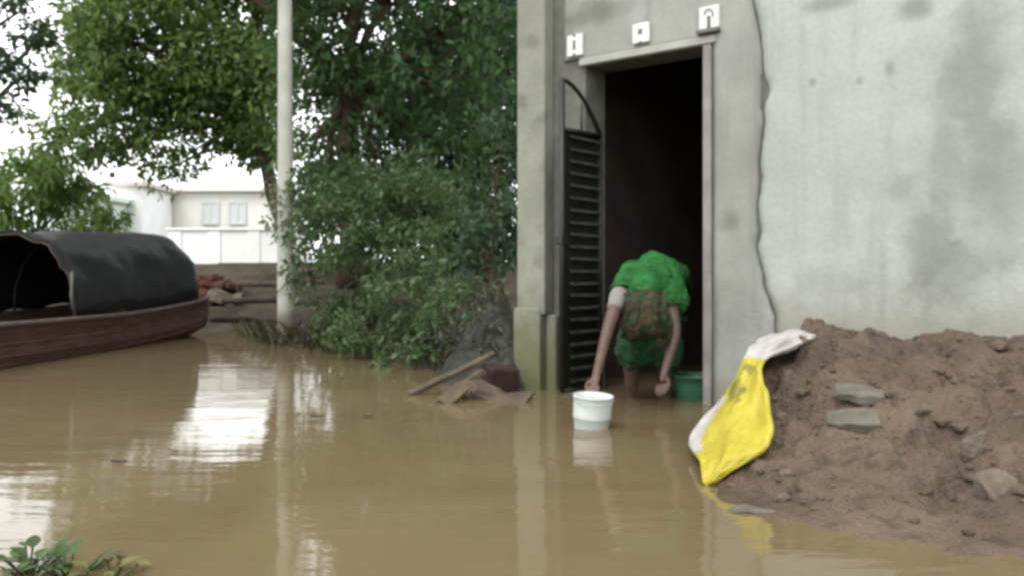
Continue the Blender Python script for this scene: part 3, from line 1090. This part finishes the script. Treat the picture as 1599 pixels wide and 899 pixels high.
# mooring stake by the bow
o = bm_obj('mooring_stake', tube_bm([at(397, 548, 10.3) + Vector((0, 0, -.3)), at(398, 545, 10.3), at(399, 512, 10.3)], [.022, .02, .017], 8), M_DARKWOOD, None, True)
tag(o, 'short dark stake standing in the water left of the pole', 'stake')
o = bm_obj('mooring_stake', tube_bm([at(421, 548, 9.9) + Vector((0, 0, -.3)), at(421, 545, 9.9), at(419, 520, 9.9)], [.02, .018, .015], 8), M_DARKWOOD, None, True)
tag(o, 'shorter dark stake standing in the water close to the pole', 'stake')

# ------------------------------------------------------------------ concrete pole
t = NT('pole_concrete')
n1, n2 = t.noise(5, 6), t.noise(40, 4)
s_ = t.n('ShaderNodeSeparateXYZ'); t.set(s_.inputs[0], t.co())
c = t.ramp(n1, [(.3, (.31, .315, .265)), (.7, (.42, .425, .375))])
c = t.mix(t.math('MULTIPLY', t.rng(t.math('ADD', s_.outputs[2], t.math('MULTIPLY', n1, .3)), .62, .28), .75), c, (.10, .06, .045))
t.bump(n2, .3, .006)
M_POLE = t.fin(c, .85, .25)
pp = at(446, 540, 8.9)
pole = empty('utility_pole', (pp.x, pp.y, 0))
tag(pole, 'pale concrete utility pole standing at the water edge', 'pole')
bm_obj('shaft', tube_bm([(0, 0, -.5), (0, 0, .5), (-.005, 0, 2.5), (-.02, 0, 7.5)], [.083, .082, .072, .055], 20), M_POLE, pole, True)
bm_obj('cross_arm', box(-.55, .50, -.04, .04, 7.0, 7.08, .005), M_IRON, pole)
for x_ in (-.45, 0.15, .4):
    bm_obj('insulator', lathe([(.02, 0), (.035, .03), (.025, .06), (.035, .09), (.02, .12)], 12), M_TILE, pole, True).location = (x_, 0, 7.08)

# ------------------------------------------------------------------ leaves
def leaf_cloud(centers, radii, per, size, droop=.3, up=.25, seed=1, aspect=.45, shell=.45):
    """leaf-sized faces in clumps: returns verts, faces, per-vertex random"""
    g = np.random.default_rng(seed)
    C_, Rr = np.asarray(centers, float), np.asarray(radii, float)
    idx = np.repeat(np.arange(len(C_)), per)
    n = len(idx)
    d = g.normal(size=(n, 3)); d /= np.linalg.norm(d, axis=1)[:, None]
    rad_ = (shell + (1 - shell) * g.random(n)) ** .8
    p = C_[idx] + d * (Rr[idx] if Rr.ndim == 2 else Rr[idx][:, None]) * rad_[:, None]
    ax_ = d * .8 + g.normal(size=(n, 3)) * .7
    ax_[:, 2] -= droop
    ax_ /= np.linalg.norm(ax_, axis=1)[:, None]
    nr = g.normal(size=(n, 3)) * .7; nr[:, 2] += up + .6
    lat = np.cross(ax_, nr); lat /= np.linalg.norm(lat, axis=1)[:, None] + 1e-9
    nn = np.cross(lat, ax_)
    L = size * (.4 + 1.1 * g.random(n))[:, None]
    w_ = L * aspect * (.8 + .4 * g.random(n))[:, None]
    v0 = p
    v1 = p + ax_ * L * .45 + lat * w_ * .5 + nn * L * .06
    v2 = p + ax_ * L - nn * L * .10
    v3 = p + ax_ * L * .45 - lat * w_ * .5 + nn * L * .06
    verts = np.stack([v0, v1, v2, v3], 1).reshape(-1, 3)
    clump = g.random(len(C_))[idx]
    rnd = np.repeat(.55 * g.random(n) + .45 * clump, 4)
    return verts, rnd


def leaf_obj(name, verts, rnd, mat, parent, off):
    n = len(verts) // 4
    me = bpy.data.meshes.new(name)
    me.vertices.add(len(verts)); me.vertices.foreach_set('co', (verts - np.asarray(off)).astype(np.float32).ravel())
    me.loops.add(n * 4); me.loops.foreach_set('vertex_index', np.arange(n * 4, dtype=np.int32))
    me.polygons.add(n); me.polygons.foreach_set('loop_start', np.arange(0, n * 4, 4, dtype=np.int32))
    me.update(calc_edges=True)
    a = me.attributes.new('rnd', 'FLOAT', 'POINT'); a.data.foreach_set('value', rnd.astype(np.float32))
    me.materials.append(mat)
    o = link(bpy.data.objects.new(name, me), parent)
    o['kind'] = 'stuff'
    return o


M_LEAF_A = leaf_mat('leaf_mid', (.045, .078, .02), (.10, .17, .042), (.20, .29, .088), .5)
M_LEAF_B = leaf_mat('leaf_dark', (.022, .048, .017), (.052, .11, .037), (.115, .195, .072), .42)
M_LEAF_C = leaf_mat('leaf_shrub', (.030, .048, .020), (.058, .11, .036), (.135, .20, .085), .38)
M_LEAF_D = leaf_mat('leaf_bright', (.05, .095, .02), (.115, .20, .042), (.21, .31, .085), .45)
M_LEAF_E = leaf_mat('leaf_blue_dark', (.018, .038, .018), (.038, .075, .034), (.08, .13, .062), .35)
M_BARK = simple('brown_bark', (.045, .032, .02), (.10, .075, .05), 10, .9, .2, .7, .02)


def limb(p0, p1, r0, r1, n=5, wob=.06, seed=0):
    p0, p1 = Vector(p0), Vector(p1)
    L = (p1 - p0).length
    pts = []
    for i in range(n + 1):
        u = i / n
        p = p0.lerp(p1, u)
        k = math.sin(u * math.pi) * wob * L
        p += Vector((fbm((u * 2, seed, 0), 1.5, 2), fbm((u * 2, seed, 5), 1.5, 2), fbm((u * 2, seed, 9), 1.5, 2) + .3)) * k
        pts.append(p)
    return pts, [r0 + (r1 - r0) * i / n for i in range(n + 1)]


def tree(name, base, blobs, mat, label, per_m3, size, trunk_r=.14, clump=.28, seed=1, group=None, droop=.3, aspect=.45, fork=.45, cat='tree', trunk_name='trunk', shell=.35, stems=1, per=42):
    """blobs: (centre, (rx, ry, rz)) lobes of the crown; limbs run from the fork to every lobe"""
    rs = random.Random(seed)
    base = Vector(base)
    root = empty(name, base)
    tag(root, label, cat, group)
    cen = sum((Vector(b[0]) for b in blobs), Vector()) / len(blobs)
    fk = base.lerp(Vector((cen.x * .35 + base.x * .65, cen.y * .35 + base.y * .65, base.z + (cen.z - base.z) * fork * 2)), .9)
    tb = bmesh.new()
    for k in range(stems):
        b0 = base + Vector((rs.uniform(-.25, .25), rs.uniform(-.2, .2), 0)) * (k > 0)
        pts, rd = limb(b0 + Vector((0, 0, -.25)), fk, trunk_r * (1.15 if k == 0 else .7), trunk_r * .72, 6, .05, seed + k)
        tube_bm([p - base for p in pts], rd, 10, tb)
    bm_obj(trunk_name, tb, M_BARK, root, True)
    lb = bmesh.new()
    centers, radii = [], []
    for bi, (c_, r_) in enumerate(blobs):
        c_ = Vector(c_)
        pts, rd = limb(fk - Vector((0, 0, .1)), c_, trunk_r * .5, trunk_r * .12, 6, .10, seed * 3 + bi)
        tube_bm([p - base for p in pts], rd, 7, lb)
        vol = 4.19 * r_[0] * r_[1] * r_[2]
        ncl = max(4, int(vol * per_m3))
        for k in range(ncl):
            while True:
                q = Vector((rs.uniform(-1, 1), rs.uniform(-1, 1), rs.uniform(-1, 1)))
                if q.length <= 1:
                    break
            q = q.normalized() * (shell + (1 - shell) * q.length) if q.length > 0 else q
            p = c_ + Vector((q.x * r_[0], q.y * r_[1], q.z * r_[2]))
            rr = clump * rs.uniform(.55, 1.35)
            centers.append(p); radii.append((rr * rs.uniform(.8, 1.3), rr * rs.uniform(.8, 1.3), rr * rs.uniform(.6, 1.0)))
            if k % 5 == 0:
                tp, tr_ = limb(pts[rs.randint(3, 6)], p, trunk_r * .16, trunk_r * .035, 4, .08, seed + k)
                tube_bm([w_ - base for w_ in tp], tr_, 5, lb)
    bm_obj('branches' if False else 'limb', lb, M_BARK, root, True)
    vts, rnd = leaf_cloud(centers, radii, int(per * 1.6), size * .8, droop, .25, seed, aspect)
    leaf_obj('crown', vts, rnd, mat, root, base)
    return root


def blob(x, y, rx, ry, d, depth=None):
    c_ = at(x, y, d)
    k = d / F
    return (c_, (rx * k, depth if depth else (rx + ry) / 2 * k, ry * k))


# broad tree behind the boat
K = 18.8 / 12.2
tree('broadleaf_tree', (-4.6, 19.0, .9), [blob(x, y, rx, ry, d * K, dp * K) for (x, y, rx, ry, d, dp) in [
      (330, 205, 75, 40, 12.2, .5), (200, 212, 45, 32, 12.0, .4), (400, 220, 40, 30, 12.2, .4), (270, 262, 26, 32, 12, .3), (255, 70, 150, 110, 12.2, 1.2), (168, 165, 66, 80, 12, .8), (345, 130, 110, 90, 12.3, 1.0), (258, 215, 34, 62, 12, .4),
      (128, 240, 48, 40, 11.8, .5), (415, 150, 60, 100, 12.4, .9), (200, -130, 200, 110, 12.6, 1.4), (410, -90, 150, 120, 12.6, 1.4), (185, 60, 60, 90, 11.8, .6), (300, -330, 260, 140, 13, 1.5), (430, 215, 40, 45, 12.3, .4), (95, 130, 30, 35, 12, .3), (75, 205, 35, 28, 12, .3), (115, 60, 40, 50, 12, .4)]],
     M_LEAF_A, 'broad leafy tree behind the boat overhanging the white houses', 6.6, .20, .16, .44, 3, 'trees on the bank', fork=.42, per=50)
# dark tree right of the pole
tree('broadleaf_tree', (-1.9, 10.4, .8), [blob(560, 40, 120, 100, 10, 1.0), blob(690, 110, 120, 130, 9.8, .9), blob(590, 250, 110, 60, 10.2, .7), blob(760, 30, 80, 120, 9.6, .8), blob(480, 60, 60, 100, 10.2, .7),
      blob(720, 250, 90, 90, 9.8, .7), blob(620, 150, 70, 60, 10.4, .6), blob(640, -140, 220, 120, 10.4, 1.5), blob(480, 255, 40, 40, 10, .4), blob(600, -330, 240, 130, 10.6, 1.6), blob(500, 305, 60, 60, 10.3, .5), blob(480, 150, 40, 60, 10.5, .4), blob(560, 150, 50, 50, 10.6, .5), ((-3.4, 9.4, 5.6), (2.2, 1.6, .8)), ((-5.8, 9.4, 5.8), (1.6, 1.6, .8)), ((-1.0, 8.6, 5.4), (1.6, 1.6, .8))],  # last three lobes: unseen overhang added to shade the far water
     M_LEAF_B, 'dark dense tree right of the concrete pole, its trunk just behind it', 16, .125, .13, .27, 5, 'trees on the bank', fork=.42)
# tree farther back that closes the view between pole and house
tree('broadleaf_tree', (-.9, 14.5, .9), [blob(640, 200, 150, 150, 14.5, 1.3), blob(770, 180, 120, 170, 14.2, 1.3), blob(560, 330, 100, 80, 14, 1.0), blob(720, 380, 130, 80, 13.8, 1.0), blob(860, 120, 120, 170, 14.5, 1.2), blob(690, -50, 200, 120, 14.8, 1.4), blob(770, 320, 80, 110, 13.6, .8), blob(700, 440, 120, 50, 13.2, .8), blob(660, 320, 90, 90, 13.8, .8)],
     M_LEAF_E, 'farther dark tree filling the gap beside the house', 8, .18, .15, .38, 9, 'trees on the bank', fork=.35)
# hanging branch tree at the left edge
tree('broadleaf_tree', (-7.3, 11.5, .9), [blob(-30, 0, 50, 30, 9.5, .4), blob(22, 24, 30, 36, 9.3, .3), blob(55, 60, 14, 12, 9.4, .12), blob(40, 120, 14, 16, 9.4, .12), blob(6, 95, 16, 30, 9.3, .2), blob(2, 165, 20, 16, 9.3, .2), blob(-200, -100, 180, 140, 9.8, 1.2)],
     M_LEAF_E, 'tree at the left edge with dark leaves hanging into the sky', 16, .10, .12, .17, 13, 'trees on the bank', fork=.4)
# bright drooping bush behind the boat
bb = lambda x, y, rx, ry, d, dp: blob(x, y, rx, ry, d * 19.0 / 11.4, dp * 1.5)
tree('drooping_bush', (-10.4, 19.6, .8), [bb(40, 285, 60, 40, 11.4, .6), bb(130, 285, 35, 28, 11.6, .4), bb(60, 240, 40, 26, 11.5, .3), bb(105, 270, 45, 35, 11.5, .5), bb(0, 320, 50, 26, 11.3, .5), bb(75, 315, 40, 22, 11.4, .4), bb(-60, 290, 70, 50, 11.5, .6), bb(40, 345, 60, 26, 11.3, .4), bb(110, 335, 50, 24, 11.4, .4), bb(-30, 360, 60, 30, 11.2, .4), bb(165, 345, 30, 16, 11.6, .3)],
     M_LEAF_D, 'bright green drooping bush showing above the boat canopy', 9, .30, .07, .32, 17, None, .9, .22, fork=.3, cat='bush', trunk_name='stem')
# shrubs on the bank between pole and house
GRP = 'shrubs on the bank between the pole and the house'
tree('leafy_shrub', (-1.35, 8.6, .45), [blob(560, 340, 95, 70, 8.4, .6), blob(500, 400, 45, 70, 8.6, .4), blob(600, 425, 95, 70, 8.0, .5), blob(650, 340, 80, 70, 8.2, .5), blob(540, 450, 70, 55, 8.1, .4), blob(520, 285, 60, 50, 8.8, .4), blob(625, 275, 65, 50, 8.6, .4), blob(520, 500, 40, 35, 8.2, .3)],
     M_LEAF_C, 'large mid-green shrub on the bank right of the pole', 55, .085, .05, .15, 21, GRP, .2, .42, fork=.3, cat='shrub', trunk_name='stem', stems=3)
tree('leafy_shrub', (-.62, 7.35, .25), [blob(640, 470, 75, 65, 7.3, .4), blob(690, 420, 60, 80, 7.2, .35), blob(590, 510, 60, 38, 7.4, .35), blob(665, 530, 50, 35, 7.0, .3), blob(700, 500, 45, 45, 6.7, .25), blob(560, 540, 45, 22, 7.5, .25), blob(625, 555, 45, 20, 6.9, .25), blob(735, 470, 40, 35, 6.3, .2)],
     M_LEAF_C, 'lower green shrub hanging over the water left of the grey heap', 75, .075, .04, .13, 25, GRP, .5, .4, fork=.3, cat='shrub', trunk_name='stem', stems=3)
tree('leafy_shrub', (-.12, 6.75, .25), [blob(770, 330, 42, 90, 6.8, .3), blob(750, 420, 45, 50, 6.6, .3), blob(785, 220, 28, 70, 7.0, .3), blob(720, 330, 45, 60, 7.0, .3)],
     M_LEAF_E, 'tall dark shrub growing up against the corner of the house', 80, .075, .035, .12, 29, GRP, .3, .42, fork=.35, cat='shrub', trunk_name='stem', stems=3)

tree('dry_brush', (-.12, 6.05, .1), [blob(735, 505, 45, 55, 5.9, .25), blob(770, 450, 32, 50, 6.1, .25), blob(700, 545, 45, 28, 6.0, .22), blob(780, 530, 22, 40, 5.75, .12)],
     leaf_mat('leaf_dry', (.022, .022, .015), (.05, .052, .038), (.10, .10, .075), .2), 'dark dry brush tangled over the grey heap by the pilaster', 130, .06, .022, .09, 37, None, .6, .3, fork=.3, cat='brush', trunk_name='stem', stems=4, per=30)
tree('dry_brush', (-1.85, 8.55, .15), [blob(505, 500, 50, 32, 8.35, .3), blob(560, 525, 45, 25, 7.95, .25), blob(480, 455, 30, 40, 8.7, .25)],
     leaf_mat('leaf_brown', (.026, .022, .015), (.055, .05, .035), (.10, .095, .07), .2), 'brownish dry brush at the water edge just right of the pole', 90, .07, .022, .11, 39, None, .6, .3, fork=.3, cat='brush', trunk_name='stem', stems=4, per=26)

# ------------------------------------------------------------------ heap, planks and scraps at the corner of the house
t = NT('grey_sheet')
n1, n2 = t.noise(6, 5), t.noise(22, 5)
t.bump(t.math('ADD', n1, t.math('MULTIPLY', n2, .4)), .7, .04)
M_GREY = t.fin(t.ramp(n2, [(.35, (.014, .014, .012)), (.65, (.042, .042, .037))]), .8, .25)
hp = at(762, 560, 5.95)
rows = []
for i in range(46):
    a = i / 45
    row = []
    for j in range(46):
        b = j / 45
        x, y = (a - .5) * .92, (b - .5) * 1.1
        r = math.hypot(x / .44, y / .52)
        ang = math.atan2(y, x)
        k = max(0, 1 - r)
        z = .58 * k ** .75 * (1 + .25 * fbm((x, y, 7), 3, 2)) - .10 + .10 * (abs(math.sin(ang * 5 + 2.2 * fbm((x, y, 1), 4, 3))) - .5) * min(1, r * 1.5) * min(1, k * 3) + .06 * fbm((x, y, 2), 7, 4)
        row.append((x, y, z))
    rows.append(row)
v, f = grid_loft(rows)
o = mesh_np('covered_heap', v, f, M_GREY)
o.location = (hp.x + .10, 6.02, .06)
tag(o, 'heap under a creased grey sheet beside the pilaster of the house', 'heap')

M_PLANK = simple('weathered_plank', (.045, .035, .024), (.095, .073, .05), 9, .85, .25, .5, .01)
M_PINK = simple('pinkish_board', (.035, .026, .019), (.11, .08, .06), 9, .8, .25, .3, .01)


def plank(pa, pb, w_, th, mat, label, name='plank', roll=0, bow=0.0):
    pa, pb = Vector(pa), Vector(pb)
    L = (pb - pa).length
    bm = box(-L / 2, L / 2, -w_ / 2, w_ / 2, -th / 2, th / 2)
    bmesh.ops.subdivide_edges(bm, edges=[e for e in bm.edges if abs((e.verts[0].co - e.verts[1].co).x) > L * .5], cuts=8)
    for v_ in bm.verts:
        v_.co.z += bow * (1 - (2 * v_.co.x / L) ** 2) + .004 * fbm(v_.co, 12, 3)
        v_.co.y += (.006 + .10 * w_) * fbm(v_.co + Vector((3, 0, 0)), 9, 3)
        v_.co.x += .12 * w_ * fbm(v_.co + Vector((0, 7, 0)), 14, 3)
    o = bm_obj(name, bm, mat)
    ax_ = (pb - pa).normalized()
    zz = Vector((0, 0, 1)); yv = zz.cross(ax_).normalized(); zz = ax_.cross(yv)
    mt = Matrix((ax_, yv, zz)).transposed().to_4x4() @ Matrix.Rotation(roll, 4, 'X')
    mt.translation = (pa + pb) / 2
    o.matrix_world = mt
    tag(o, label, 'plank', 'scrap timber by the pilaster')
    return o


plank(at(640, 616, 5.25), at(772, 553, 5.45), .045, .03, M_PLANK, 'long weathered pole-like plank slanting into the water left of the pilaster', roll=.3)
plank(at(676, 632, 4.95), at(752, 580, 5.3), .06, .028, M_PLANK, 'shorter brown plank slanting into the water below the long one', roll=-.3)
plank(at(742, 603, 5.1), at(826, 622, 5.0), .16, .022, M_PINK, 'curved pinkish board floating at the foot of the pilaster', roll=.35, bow=-.045)
plank(at(694, 630, 4.9), at(724, 602, 5.0), .075, .016, simple('tan_sheet', (.05, .039, .023), (.105, .082, .05), 8, .8), 'tan scrap of sheet standing from the water between the planks', roll=.5)
o = rock('mud_lump', (.34, .22, .16), M_STONE2, 52)
o.location = at(752, 612, 5.12); o.location.z = .01
tag(o, 'rounded muddy lump among the scrap planks left of the pilaster', 'mud lump')
bm = box(-.10, .10, -.07, .07, -.12, .07, .012)
o = bm_obj('shade_block', bm, simple('shade_maroon', (.018, .009, .008), (.035, .016, .014), 8, .7))  # dark block set in place of the shade between boards and pilaster
o.location = at(780, 590, 5.42); o.rotation_euler = (.1, .1, .5)
tag(o, 'dark maroon block standing in for the shade between the boards and the pilaster', 'shade block')

# ------------------------------------------------------------------ far bank: rubble, white wall, houses
M_WHITE = simple('white_wash', (.74, .75, .73), (.82, .83, .81), 2, .85, .3)
M_CREAM = simple('cream_wash', (.74, .72, .67), (.81, .79, .74), 2, .85, .3)
M_PALEG = simple('pale_green_wash', (.56, .66, .60), (.64, .73, .67), 2, .85, .3)
M_WIN = simple('window_grey', (.56, .59, .59), (.64, .67, .67), 2, .3, .5, .02)  # windows paled in colour to imitate the overexposed, washed-out distance
M_SHUT = simple('grey_shutter', (.58, .60, .60), (.66, .68, .68), 4, .7)
M_PINKTRIM = simple('pinkish_cornice', (.50, .42, .42), (.58, .50, .50), 4, .8)


def far_house(name, x0, x1, ytop, d, depth, mat, label, wins=(), cornice=None, base=.85):
    a, b = at(x0, ytop, d), at(x1, ytop, d)
    root = empty(name, ((a.x + b.x) / 2, d, base))
    hw, h = (b.x - a.x) / 2, a.z - base
    tag(root, label, 'house')
    bm_obj('wall', box(-hw, hw, 0, depth, -.3, h), mat, root)
    bm_obj('roof', box(-hw - .18, hw + .18, -.22, depth + .2, h + .001, h + .16, .02), cornice or mat, root)
    bm_obj('plinth', box(-hw - .04, hw + .04, -.05, -.001, -.3, .25, .01), mat, root)
    for (xa, xb, ya, yb) in wins:
        p, q = at(xa, yb, d), at(xb, ya, d)
        wx0, wx1, wz0, wz1 = p.x - root.location.x, q.x - root.location.x, p.z - base, q.z - base
        w_ = bm_obj('window', box(wx0, wx1, -.03, -.002, wz0, wz1, .006), M_WIN, root)
        k = .06
        fr_ = box(wx0 - k, wx1 + k, -.055, -.0312, wz1, wz1 + k)
        for bb in (box(wx0 - k, wx1 + k, -.07, -.0313, wz0 - k, wz0), box(wx0 - k, wx0, -.055, -.0314, wz0, wz1), box(wx1, wx1 + k, -.055, -.0314, wz0, wz1), box((wx0 + wx1) / 2 - .03, (wx0 + wx1) / 2 + .03, -.055, -.0314, wz0, wz1)):
            m3 = bpy.data.meshes.new('t'); bb.to_mesh(m3); bb.free(); fr_.from_mesh(m3); bpy.data.meshes.remove(m3)
        bm_obj('window_frame', fr_, M_SHUT, w_)
    return root


far_house('far_house', 196, 420, 300, 30, 6, M_CREAM, 'cream flat-roofed house far behind the boat and the low white wall', [(246, 262, 322, 350), (318, 340, 318, 348), (360, 382, 318, 348)])
far_house('far_house', 178, 222, 292, 27.5, 2.4, M_WHITE, 'narrow white house with a pinkish cornice above the middle of the boat canopy', [(186, 196, 312, 340)], M_PINKTRIM)
far_house('far_house', 60, 142, 308, 25.5, 5, M_WHITE, 'low white house partly behind the bright drooping bush', [(84, 98, 322, 345)])
far_house('far_house', 143, 177, 316, 26.5, 3, M_PALEG, 'small pale green house between two white ones', [(154, 166, 326, 346)])
a, b = at(262, 360, 17.2), at(470, 362, 17.2)
wl = empty('boundary_wall', ((a.x + b.x) / 2, 17.2, .9))
hw = (b.x - a.x) / 2
tag(wl, 'low whitewashed boundary wall on the far bank behind the boat', 'wall')
bm_obj('wall_panel', box(-hw, hw, 0, .2, -.3, a.z - .9), M_WHITE, wl)
bm_obj('coping', box(-hw - .03, hw + .03, -.04, .24, a.z - .899, a.z - .85, .008), M_WHITE, wl)
for k in range(4):
    x_ = -hw + .15 + (2 * hw - .3) * k / 3
    bm_obj('pier', box(x_ - .12, x_ + .12, -.02, -.001, -.3, a.z - .901, .008), M_WHITE, wl)

br_me = None
rs = random.Random(5)
for k in range(26):
    if br_me is None:
        bm = box(-.115, .115, -.055, .055, -.038, .038, .006)
        o = bm_obj('brick', bm, M_BRICK)
        br_me = o.data
    else:
        o = link(bpy.data.objects.new('brick', br_me))
    tier = 0 if k < 13 else 1 if k < 21 else 2
    u = [rs.uniform(-.40, .40), rs.uniform(-.27, .27), rs.uniform(-.14, .14)][tier]
    p = at(342, 440, 13.4)
    x, y = p.x + u, 13.3 + rs.uniform(-.18, .22) * (1 - tier * .3)
    o.location = (x, y, ground_h(p.x + u, y) + .06 + tier * .10)
    o.rotation_euler = (rs.uniform(-.35, .35), rs.uniform(-.35, .35), rs.uniform(0, 3.1))
    tag(o, 'dark red brick in the loose heap on the bank beyond the bow', 'brick', 'bricks heaped on the far bank')
v_rows = []
for i in range(14):
    v_rows.append([(-.25 + .5 * i / 13, -.14 + .28 * j / 9, .05 * fbm((i * .3, j * .3, 0), 1, 3) + .05 * math.sin(i * .5) - .06 * (i / 13 - .5) ** 2) for j in range(10)])
v, f = grid_loft(v_rows)
o = mesh_np('plastic_scrap', v, f, M_STONE)
sp = at(350, 436, 13.0)
o.location = (sp.x, 12.98, ground_h(sp.x, 12.98) + .13); o.rotation_euler = (R(35), 0, .1)
m_ = o.modifiers.new('t', 'SOLIDIFY'); m_.thickness = .01
tag(o, 'pale crumpled scrap lying on the brick heap', 'scrap')

# logs lying along the cut bank left of the pole
for k, (xa, ya, xb, yb, d, r, lab) in enumerate([(372, 444, 505, 440, 11.3, .035, 'upper log lying along the bank behind the pole'), (350, 470, 500, 474, 10.9, .04, 'middle log lying along the bank behind the pole'), (330, 498, 440, 500, 10.9, .045, 'lowest log at the waterline behind the pole')]):
    pa, pb = at(xa, ya, d), at(xb, yb, d - .8)
    pts, rd = limb(pa, pb, r, r * .8, 7, .03, k)
    pts = [Vector((p.x, p.y, max(p.z, ground_h(p.x, p.y) + r * .6))) for p in pts]
    o = bm_obj('log', tube_bm(pts, rd, 10), M_PLANK if k == 0 else M_DARKWOOD, None, True)
    tag(o, lab, 'log', 'logs on the far bank')

# ------------------------------------------------------------------ vine on the pole, grass tufts on the bank
cl, rd = [], []
for k in range(34):
    a = k * 2.4
    z = 1.05 + .55 * (k / 33)
    cl.append((pp.x + .11 * math.cos(a) - .06 * (k % 3 == 0), pp.y + .11 * math.sin(a) - .03, z)); rd.append((.07, .07, .06))
vn = empty('climbing_vine', (pp.x, pp.y - .09, .02))
tag(vn, 'pale green vine climbing the middle of the concrete pole', 'vine')
vts, rnd = leaf_cloud(cl, rd, 7, .07, .2, .3, 44)
leaf_obj('leaves', vts, rnd, leaf_mat('leaf_vine', (.06, .10, .04), (.14, .20, .09), (.30, .36, .22), .4), vn, vn.location)
bm_obj('stem', tube_bm([(.11 * math.cos(k * .7), .09 + .11 * math.sin(k * .7), .1 + k * .07) for k in range(24)], [.006] * 24, 5), M_BARK, vn, True)

gv, gr = [], []
g = np.random.default_rng(3)
n = 0
while n < 1100:
    k = g.integers(4, 11)
    (x0, y0), (x1, y1) = SHORE[k], SHORE[k + 1] if k < 11 else SHORE[11]
    u = g.random()
    x, y = x0 + (x1 - x0) * u + g.normal() * .10 - .02, y0 + (y1 - y0) * u + abs(g.normal()) * .22
    z = ground_h(x, y)
    if z < -.03 or x > -.08:
        continue
    a = g.random() * 6.28
    hgt = .07 + .16 * g.random() ** 2
    lean = Vector((math.cos(a), math.sin(a) - .35, 0)) * hgt * .6
    w_ = Vector((math.sin(a), -math.cos(a), 0)) * .006
    p = Vector((x, y, z - .01))
    gv += [p - w_, p + w_, p + lean * .5 + Vector((0, 0, hgt * .75)) + w_ * .6, p + lean + Vector((0, 0, hgt))]
    gr += [g.random()] * 4
    n += 1
o = leaf_obj('bank_grass', np.array([tuple(q) for q in gv]), np.array(gr), leaf_mat('grass_blade', (.03, .03, .012), (.055, .06, .022), (.11, .105, .05), .3), None, (0, 0, 0))
tag(o, 'ragged grass along the edge of the bank', 'grass', kind='stuff')

# ------------------------------------------------------------------ water plants in the near left corner
M_PAD = leaf_mat('pad_leaf', (.022, .042, .010), (.042, .08, .02), (.09, .14, .045), .3)
M_PAD2 = leaf_mat('olive_leaf', (.06, .06, .012), (.10, .098, .024), (.16, .15, .055), .3)


def water_plant(x, y, leaves, mat, label, seed):
    d = H * F / (y - HY)
    p = at(x, y, d)
    root = empty('water_plant', (p.x, p.y, 0))
    tag(root, label, 'plant', 'water plants in the near corner')
    rs = random.Random(seed)
    for k in range(leaves):
        a = k / leaves * 6.28 + rs.uniform(-.3, .3)
        rr = rs.uniform(.012, .085)
        hgt = rs.uniform(.006, .045)
        L, w_ = rs.uniform(.03, .048), rs.uniform(.022, .034)
        tip = Vector((math.cos(a) * rr, math.sin(a) * rr, hgt))
        tilt = rs.uniform(.3, 1.0)
        ax_ = Vector((math.cos(a) * math.cos(tilt), math.sin(a) * math.cos(tilt), math.sin(tilt)))
        lat = Vector((-math.sin(a), math.cos(a), 0)); nn = ax_.cross(lat)
        rows = []
        for i in range(7):
            u = i / 6
            ww = w_ * math.sin(math.pi * (.06 + .92 * u) ** .8)
            c_ = tip + ax_ * L * u - nn * .02 * u * u
            rows.append([c_ + lat * ww * q * .5 + nn * (.10 * ww * abs(q)) for q in (-1, -.5, 0, .5, 1)])
        v, f = grid_loft(rows)
        lf = mesh_np('leaf', v, f, mat, root, True, {'rnd': [rs.random()] * len(v)})
        bm_obj('stem', tube_bm([(0, 0, -.05), tip * .5 + Vector((0, 0, -.01)), tip], [.004, .0035, .003], 6), mat, lf, True)


water_plant(45, 893, 26, M_PAD, 'green leafy water plant at the left in the near corner', 3)
water_plant(106, 900, 14, M_PAD, 'smaller green water plant between the leafy one and the olive one', 5)
water_plant(172, 905, 14, M_PAD2, 'olive brown water plant at the right of the near corner', 7)

# floating bits
for (x, y, s_, lab) in [(186, 723, .030, 'small pale leaf floating alone in front of the boat'), (497, 652, .035, 'thin pale stick floating right of the pole reflection'), (575, 652, .022, 'tiny pale scrap floating below the shrubs')]:
    d = H * F / (y - HY)
    p = at(x, y, d)
    rows = []
    for i in range(7):
        u = i / 6
        ww = s_ * .35 * math.sin(math.pi * (.08 + .84 * u))
        rows.append([(s_ * (u - .5) * 2, q * ww, .006 + .008 * abs(q) + .006 * (u - .5) ** 2) for q in (-1, 0, 1)])
    v, f = grid_loft(rows)
    o = mesh_np('floating_leaf', v, f, M_STONE, None, True)
    o.location = (p.x, p.y, 0)
    m_ = o.modifiers.new('t', 'SOLIDIFY'); m_.thickness = .003
    tag(o, lab, 'leaf', 'bits floating on the water')
